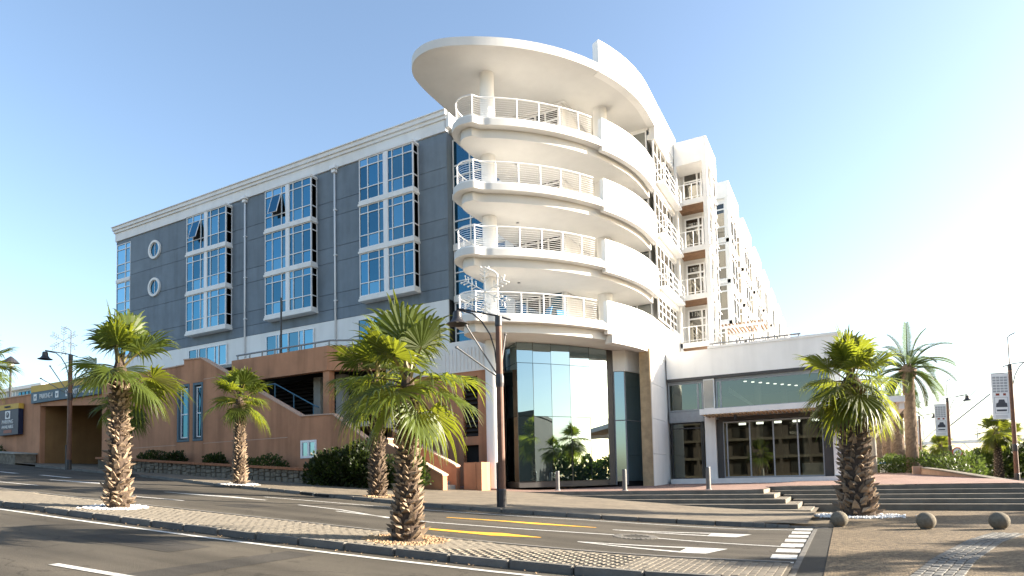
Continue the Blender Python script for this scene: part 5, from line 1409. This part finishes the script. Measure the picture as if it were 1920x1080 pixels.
        part('print', sk.mesh('print', 'banner_grey'), bn)
    return t
LG = 'bell shaded street lamps'
street_lamp('street_lamp', 'rust brown lamp post with bell shade and white snowflake by the kerb at the tower', (-9.85, 17.75, slope(-9.85) + 0.12), R(28), group=LG)
street_lamp('street_lamp', 'dark lamp post half hidden by palm fronds before the car park entrance', (-39.8, 19.9, slope(-39.8) + 0.12), R(28), hcol=4.2, hjoin=6.75, arm=1.5, group=LG)
street_lamp('street_lamp', 'banner lamp post at the right edge with a large white poster', (8.7, 45.4, 0.55), R(208), hcol=2.0, hjoin=6.9, arm=2.3, rods=False, star=False, group=LG, tall=0.2, conduit=False)
street_lamp('street_lamp', 'banner lamp post standing behind the clipped hedge by the round road sign', (7.9, 63.9, 0.6), R(208), hcol=2.6, hjoin=6.85, arm=1.7, rods=False, star=False, group=LG, conduit=False)
street_lamp('street_lamp', 'furthest banner lamp post beyond the date palm', (7.6, 83.4, 0.6), R(208), hcol=2.6, hjoin=6.85, arm=1.7, rods=False, star=False, group=LG, conduit=False)
for (x, y, lab) in ((8.7, 45.4, 'tall white street banner with a car picture on the post at the right edge'), (7.9, 63.9, 'white street banner with a car picture on the post behind the hedge'), (7.6, 83.4, 'small far street banner beside the date palm')):
    t = thing('street_banner', lab, 'banner', (x, y, 0.55), 'street banners on lamp posts', rz=R(28))
    hj = 6.75
    for dz in (-0.32, -3.05): part('banner_arm', MB().tube([(-0.05, 0, hj + dz), (-1.25, 0, hj + dz - 0.05)], 0.022, 5).mesh('banner_arm', 'lamp_black'), t)
    bn = part('cloth', MB().box(-1.15, -0.14, -0.012, 0.012, hj - 3.02, hj - 0.36).mesh('cloth', 'banner_cloth'), t)
    pr = MB()
    for i in range(6):
        for j in range(4): pr.box(-1.07 + j * .22, -0.89 + j * .22, -0.02, -0.0125, hj - 0.66 - i * .16, hj - 0.55 - i * .16)
    part('print', pr.mesh('print', 'banner_grey'), bn)
    zc = hj - 2.2; dk = MB()
    dk.slab_xz([(-0.96, zc - .12), (-0.93, zc + .10), (-0.82, zc + .14), (-0.76, zc + .32), (-0.46, zc + .32), (-0.40, zc + .14), (-0.31, zc + .10), (-0.29, zc - .12)], -.02, -.0125)
    dk.box(-.92, -.34, -.02, -.0125, zc - .36, zc - .26)
    part('print', dk.mesh('print', 'banner_dark'), bn)
    fr = MB(); fr.box(-1.03, -.24, -.02, -.0125, zc + .44, zc + .46); fr.box(-1.03, -.24, -.02, -.0125, zc - .48, zc - .46); fr.box(-1.03, -1.01, -.02, -.0125, zc - .459, zc + .439); fr.box(-.26, -.24, -.02, -.0125, zc - .459, zc + .439)
    for i in range(3): fr.box(-1.0, -.3, -.02, -.0125, zc - .62 - i * .07, zc - .60 - i * .07)
    part('print', fr.mesh('print', 'banner_grey'), bn)
    sm = MB(); sm.box(-.93, -.72, -.02, -.0125, zc + .55, zc + .68); sm.box(-.5, -.34, -.02, -.0125, zc + .55, zc + .68)
    part('print', sm.mesh('print', 'led_red'), bn)
# far left lamp and small thin pole on the deck
fl = thing('street_lamp', 'small distant post lamp with conical hood behind the car park wall', 'street lamp', (-94, 40, 9.5), LG)
part('post', MB().tube([(0, 0, 0), (0, 0, 8.4)], 0.13, 8).mesh('post', 'lamp_black'), fl)
part('hood', MB().lathe([(0.95, 8.2), (0.6, 8.6), (0.1, 9.05)], n=16).mesh('hood', 'lamp_black'), fl)
part('lantern', MB().lathe([(0.3, 7.7), (0.42, 8.2)], n=12).mesh('lantern', 'sign_white'), fl)
ap = thing('flag_pole', 'thin black pole standing on the terracotta deck in front of the bay windows', 'pole', (-29.5, 26.25, 9.2))
part('pole', MB().tube([(0, 0, 0), (0, 0, 3.45)], [0.06, 0.05], 8).mesh('pole', 'lamp_black'), ap)
part('foot', MB().lathe([(0.14, 0.0), (0.14, 0.04), (0.07, 0.12)], n=10).mesh('foot', 'lamp_black'), ap)

# ------------------------------------------------------------------ bollards
BG = 'stone ball bollards on the plaza'
for x, y, r, lab in ((-0.2, 18.75, 0.215, 'stone ball bollard beside the trunk of the broad palm'), (1.7, 18.45, 0.215, 'stone ball bollard in the middle of the row of three'), (3.2, 18.75, 0.212, 'stone ball bollard nearest the right edge of the picture')):
    t = thing('ball_bollard', lab, 'bollard', (x, y, 0.02), BG)
    pr = [(r * cos(a), r * 0.93 + r * sin(a)) for a in [R(-62 + 152 * i / 18) for i in range(19)]]
    pr[-1] = (0.001, pr[-1][1])
    part('ball', MB().lathe(pr, n=32).mesh('ball', 'bollard_stone', smooth=True), t)
    part('footing', MB().lathe([(r * 0.62, -0.05), (r * 0.6, 0.03)], n=20).mesh('footing', 'joint_sand'), t)
SG = 'steel post bollards along the top of the steps'
for x, y, lab in ((-12.6, 28.4, 'grey post bollard in front of the left panes of the glass drum'), (-8.75, 27.1, 'grey post bollard between the glass drum and the white pier'), (-5.15, 27.35, 'grey post bollard in front of the dark shop window')):
    t = thing('post_bollard', lab, 'bollard', (x, y, terrace_z(x, y)), SG)
    part('post', MB().lathe([(0.10, -0.05), (0.10, 0.92), (0.085, 0.955), (0.0, 0.955)], n=16).mesh('post', 'galvanised'), t)
    part('base_ring', MB().lathe([(0.14, 0.0), (0.14, 0.025), (0.1, 0.03)], n=16).mesh('base_ring', 'steel_grey'), t)

# ------------------------------------------------------------------ side street: bin, sign, footbridge, far palms, hedges
bn = thing('litter_bin', 'white litter bin with blue lid beside the arcade trunks', 'bin', (3.0, 60.5, 0.95))
part('body', MB().box(-.42, .42, -.4, .4, 0, 1.05).mesh('body', 'sign_white'), bn); part('lid', MB().box(-.46, .46, -.44, .44, 1.055, 1.2).mesh('lid', 'blue_cushion'), bn)
sg = thing('road_sign', 'round white road sign with red rim below the hedge lamp', 'sign', (8.15, 62.2, 0.6), rz=R(28))
part('post', MB().tube([(0, 0.05, 0), (0, 0.05, 2.4)], 0.04, 6).mesh('post', 'steel_grey'), sg)
def disc(r, y, m, nm, par, hole=0.0):
    n = 32; vs = [(r * cos(2 * pi * i / n), y, 2.2 + r * sin(2 * pi * i / n)) for i in range(n)]
    if hole:
        vs += [(hole * cos(2 * pi * i / n), y, 2.2 + hole * sin(2 * pi * i / n)) for i in range(n)]
        fs = [(i, (i + 1) % n, (i + 1) % n + n, i + n) for i in range(n)]
    else: fs = [tuple(range(n))]
    return part(nm, MB().add(vs, fs).mesh(nm, m), par)
dsc = disc(0.42, 0, 'sign_white', 'disc', sg); disc(0.43, -0.012, 'sign_red', 'rim', sg, 0.34)
part('symbol', MB().slab_xz([(-.2, 2.2), (-.02, 2.38), (-.02, 2.26), (.16, 2.26), (.16, 2.0), (.06, 2.0), (.06, 2.15), (-.02, 2.15), (-.02, 2.03)], -0.025, -0.012).mesh('symbol', 'lamp_black'), sg)
fb = thing('footbridge', 'pale steel footbridge with thin railings crossing beyond the palms', 'footbridge', (20, 138, 5.5), world=True)
MB().box(4, 75, 137.0, 139.2, 6.0, 6.5).build('deck', 'white_frame', fb)
MB().box(4, 75, 137.0, 137.15, 3.4, 3.65).build('lower_chord', 'white_frame', fb)
for z in (7.0, 7.5, 8.0, 8.5): MB().tube([(4, 137.05, z), (75, 137.05, z)], 0.05, 4).build('rail', 'white_frame', fb)
for i in range(18):
    x = 5 + i * 4.0; MB().box(x, x + .15, 137.0, 137.15, 6.5, 8.6).build('rail_post', 'white_frame', fb)
    MB().tube([(x, 137.1, 3.5), (x + 2, 137.1, 6.0), (x + 4, 137.1, 3.5)], 0.09, 4).build('truss_web', 'white_frame', fb)
for x in (12, 40, 68): MB().box(x, x + .8, 137.3, 138.8, 0, 6.0).build('pier', 'white_frame', fb)
cr = thing('crane_boom', 'thin diagonal boom rising behind the hedge lamp', 'crane', (12, 150, 5), world=True)
MB().tube([(13.0, 150, 5), (25.5, 150, 15.8)], 0.13, 5).build('boom', 'steel_grey', cr); MB().tube([(13.0, 150, 6), (24.0, 150, 17.4)], 0.07, 5).build('stay', 'steel_grey', cr)
ww = thing('boundary_wall', 'long pale wall closing the view under the footbridge', 'wall', (20, 160, 0), world=True)
MB().box(-5, 90, 160, 160.6, -1, 3.0).build('wall_panel', 'far_wall', ww); MB().box(-5, 90, 159.9, 160.7, 3.002, 3.2).build('coping', 'concrete', ww)
# palms across the side street
FG = 'small fan palms across the side street'
small = fan_palm('fan_palm', 'small fan palm with dark trunk across the side street right of the hedge lamp', (12.5, 72.0, 0.5), 4.0, 0.36, 0.27, 71, nfr=26, fsc=1.35, husks=120, group=FG, separate=False)
labs = ['tallest fan palm of the clump across the side street', 'fan palm crowding the right edge across the side street', 'far small fan palm left of the round road sign', 'mop headed fan palm low in the far clump', 'fan palm between the far clump and the banner post', 'distant fan palm standing under the footbridge', 'distant fan palm close to the far lamp', 'short fan palm in front of the dark far hedge']
for i, (x, y, s_, rz_) in enumerate(((16.6, 66.0, 1.35, 1.0), (19.2, 63.0, 1.4, 2.0), (10.4, 92.0, 0.9, 3.0), (14.6, 78.0, 0.95, 4.0), (18.2, 70.0, 1.2, 5.0), (9.4, 110.0, 1.0, 0.4), (11.6, 100.0, 0.8, 1.7), (15.6, 90.0, 0.95, 2.7))):
    dup(small, (x, y, 0.5), rz_, labs[i], FG, s_)
shrub('tall dark hedge across the side street below the fan palms', [(13.2, 76, 1.8, 2.2, 2.5, 1.9), (15.5, 73, 1.9, 2.2, 2.5, 2.0), (17.8, 70, 2.0, 2.2, 2.2, 2.1), (20.2, 67, 2.0, 2.2, 2.2, 2.2), (22.6, 64, 2.0, 2.2, 2.2, 2.3)], 14000, 15, 0.3, name='hedge', cat='hedge')
shrub('loose green bushes closing the far end of the side street', [(6.0, 118, 1.8, 5, 3, 1.8), (14, 118, 1.8, 5, 3, 2.2), (24, 116, 2, 5, 3, 2.5)], 6000, 16, 0.5, name='hedge', cat='hedge')
# pale building behind the car park at far left
fbuild = thing('far_building', 'pale blue flat roofed building showing above the car park wall', 'building', (-140, 60, 8), world=True)
MB().box(-158, -129, 60, 75, 5, 20.2).build('wall', 'pale_blue_wall', fbuild)
MB().box(-158.5, -128.4, 59.4, 75.5, 20.202, 20.8).build('roof', 'white_paint', fbuild)
for i in range(7):
    f = MB().box(-137.6 + i * 1.35, -136.5 + i * 1.35, 59.9, 60.0, 17.8, 19.8).build('window', 'dark_frame', fbuild)
    MB().box(-137.5 + i * 1.35, -136.6 + i * 1.35, 59.86, 59.9, 17.9, 19.7).build('pane', 'blue_glass', f)
for i in range(18):
    MB().box(-157.5 + i * 1.1, -157.35 + i * 1.1, 59.88, 59.995, 6, 20.1).build('wall_rib', 'white_frame', fbuild)

# ------------------------------------------------------------------ balcony furniture
def chair(loc, rz, label, m='blue_cushion'):
    t = thing('balcony_chair', label, 'chair', loc, 'chairs on the tower balconies', rz=rz)
    part('seat', MB().box(-.27, .27, -.27, .27, .38, .46).mesh('seat', m), t)
    part('backrest', MB().add([(-.27, .25, .461), (.27, .25, .461), (.27, .38, .95), (-.27, .38, .95), (-.27, .31, .461), (.27, .31, .461), (.27, .44, .95), (-.27, .44, .95)], [(0, 1, 2, 3), (4, 5, 6, 7), (0, 1, 5, 4), (1, 2, 6, 5), (2, 3, 7, 6), (3, 0, 4, 7)]).mesh('backrest', m), t)
    for sx in (-.24, .24):
        for sy in (-.24, .24): part('leg', MB().box(sx - .02, sx + .02, sy - .02, sy + .02, 0, .379).mesh('leg', 'white_frame'), t)
    return t
chair((-14.6, 29.4, 9.38), 0.4, 'blue cushioned chair on the lowest balcony behind the rail'); chair((-13.4, 28.9, 9.38), -0.6, 'second blue chair on the lowest balcony nearer the white wall')
chair((-12.6, 29.9, 9.38), 0.9, 'blue chair by the white wall on the lowest balcony')
chair((-13.4, 29.4, 12.58), 0.3, 'white framed chair on the second balcony', 'banner_cloth')

# ------------------------------------------------------------------ beyond the frame: what the glass mirrors and what throws the long shadows
ob = thing('street_building', 'low brown terrace with pale floor bands across the street mirrored in the shop windows', 'building', (-22, -24, 0), world=True)
MB().box(-60, 12, -34, -24, -1, 9.6).build('wall', 'far_dark', ob)
for z in (0.9, 3.6, 6.3, 9.0): MB().box(-60.2, 12.2, -24.0, -23.0, z, z + (0.35 if z < 9 else 0.8)).build('floor_band', 'far_band', ob)
for i in range(19): MB().box(-59 + i * 3.9, -58.6 + i * 3.9, -23.4, -23.02, -1, 9.0).build('pier', 'far_dark', ob)
for i in range(18):
    for k in range(3): MB().box(-57.6 + i * 3.9, -56.2 + i * 3.9, -23.99, -23.9, 1.5 + k * 2.7, 3.3 + k * 2.7).build('window', 'dark_glass' if (i + k) % 3 == 0 else 'dark_void', ob)
ob2 = thing('street_building', 'dark brown block mirrored in one tall pane of the glass drum', 'building', (32, 12, 0), world=True)
MB().box(26, 44, 6.5, 15.5, -1, 9.4).build('wall', 'far_dark', ob2); MB().box(25.8, 44.2, 6.3, 15.7, 9.402, 9.8).build('roof', 'far_dark', ob2)
for k in range(3):
    for i in range(3): MB().box(25.9, 25.99, 7.5 + i * 2.7, 9.2 + i * 2.7, 1.0 + k * 2.8, 2.8 + k * 2.8).build('window', 'louvre_brown', ob2)
shrub('dark row of trees beyond the picture mirrored low in the glass drum', [(34, -22, 2.0, 4, 6, 4.6), (38, -12, 2.0, 4, 6, 4.2), (42, -2, 2.0, 4, 6, 4.6), (48, 20, 2.0, 4, 6, 4.0), (52, 30, 1.8, 4, 6, 3.6), (55, 40, 1.6, 4, 6, 3.8), (58, 50, 1.5, 4, 6, 3.2), (60, 60, 1.5, 4, 7, 3.4)], 16000, 18, 0.7, name='hedge', cat='hedge')
SHG = 'palms beyond the frame that shade the plaza'
off = None
for i, (x, y, h_) in enumerate(((12.2, 18.2, 3.6), (15.5, 22.5, 4.2), (20.0, 24.2, 4.6), (14.2, 27.8, 4.0), (19.0, 32.0, 4.4), (24.5, 29.0, 5.2))):
    if off is None: off = fan_palm('fan_palm', 'fan palm outside the picture whose shadow crosses the plaza', (x, y, 0.0), 4.2, 0.34, 0.24, 90, nfr=28, fsc=1.2, husks=0, group=SHG)
    else: dup(off, (x, y, 0.0), i * 1.1, None, SHG, 0.85 + 0.1 * i)

# dry leaves blown against the kerbs
rl = random.Random(77); lv = MB()
for i in range(420):
    if rl.random() < 0.6:
        x = rl.uniform(-26, -2); y = interp(MED_F, x) - abs(rl.gauss(0, 0.10)) - 0.03; z = ground(x, y) + 0.012
    else:
        x = rl.uniform(-22, -2); y = interp(FAR_KERB, x) - abs(rl.gauss(0, 0.12)) - 0.03; z = ground(x, y) + 0.012
    a = rl.uniform(0, 6.28); L_ = rl.uniform(0.02, 0.055); w = L_ * 0.4
    c_, s_ = cos(a), sin(a)
    lv.add([(x, y, z), (x + c_ * L_ / 2 - s_ * w, y + s_ * L_ / 2 + c_ * w, z + .012), (x + c_ * L_, y + s_ * L_, z + .002), (x + c_ * L_ / 2 + s_ * w, y + s_ * L_ / 2 - c_ * w, z + .012)], [(0, 1, 2, 3)])
o = lv.build('leaf_litter', 'tan_chip'); tag(o, 'dry leaf litter gathered along the kerb edges', 'litter', kind='stuff')
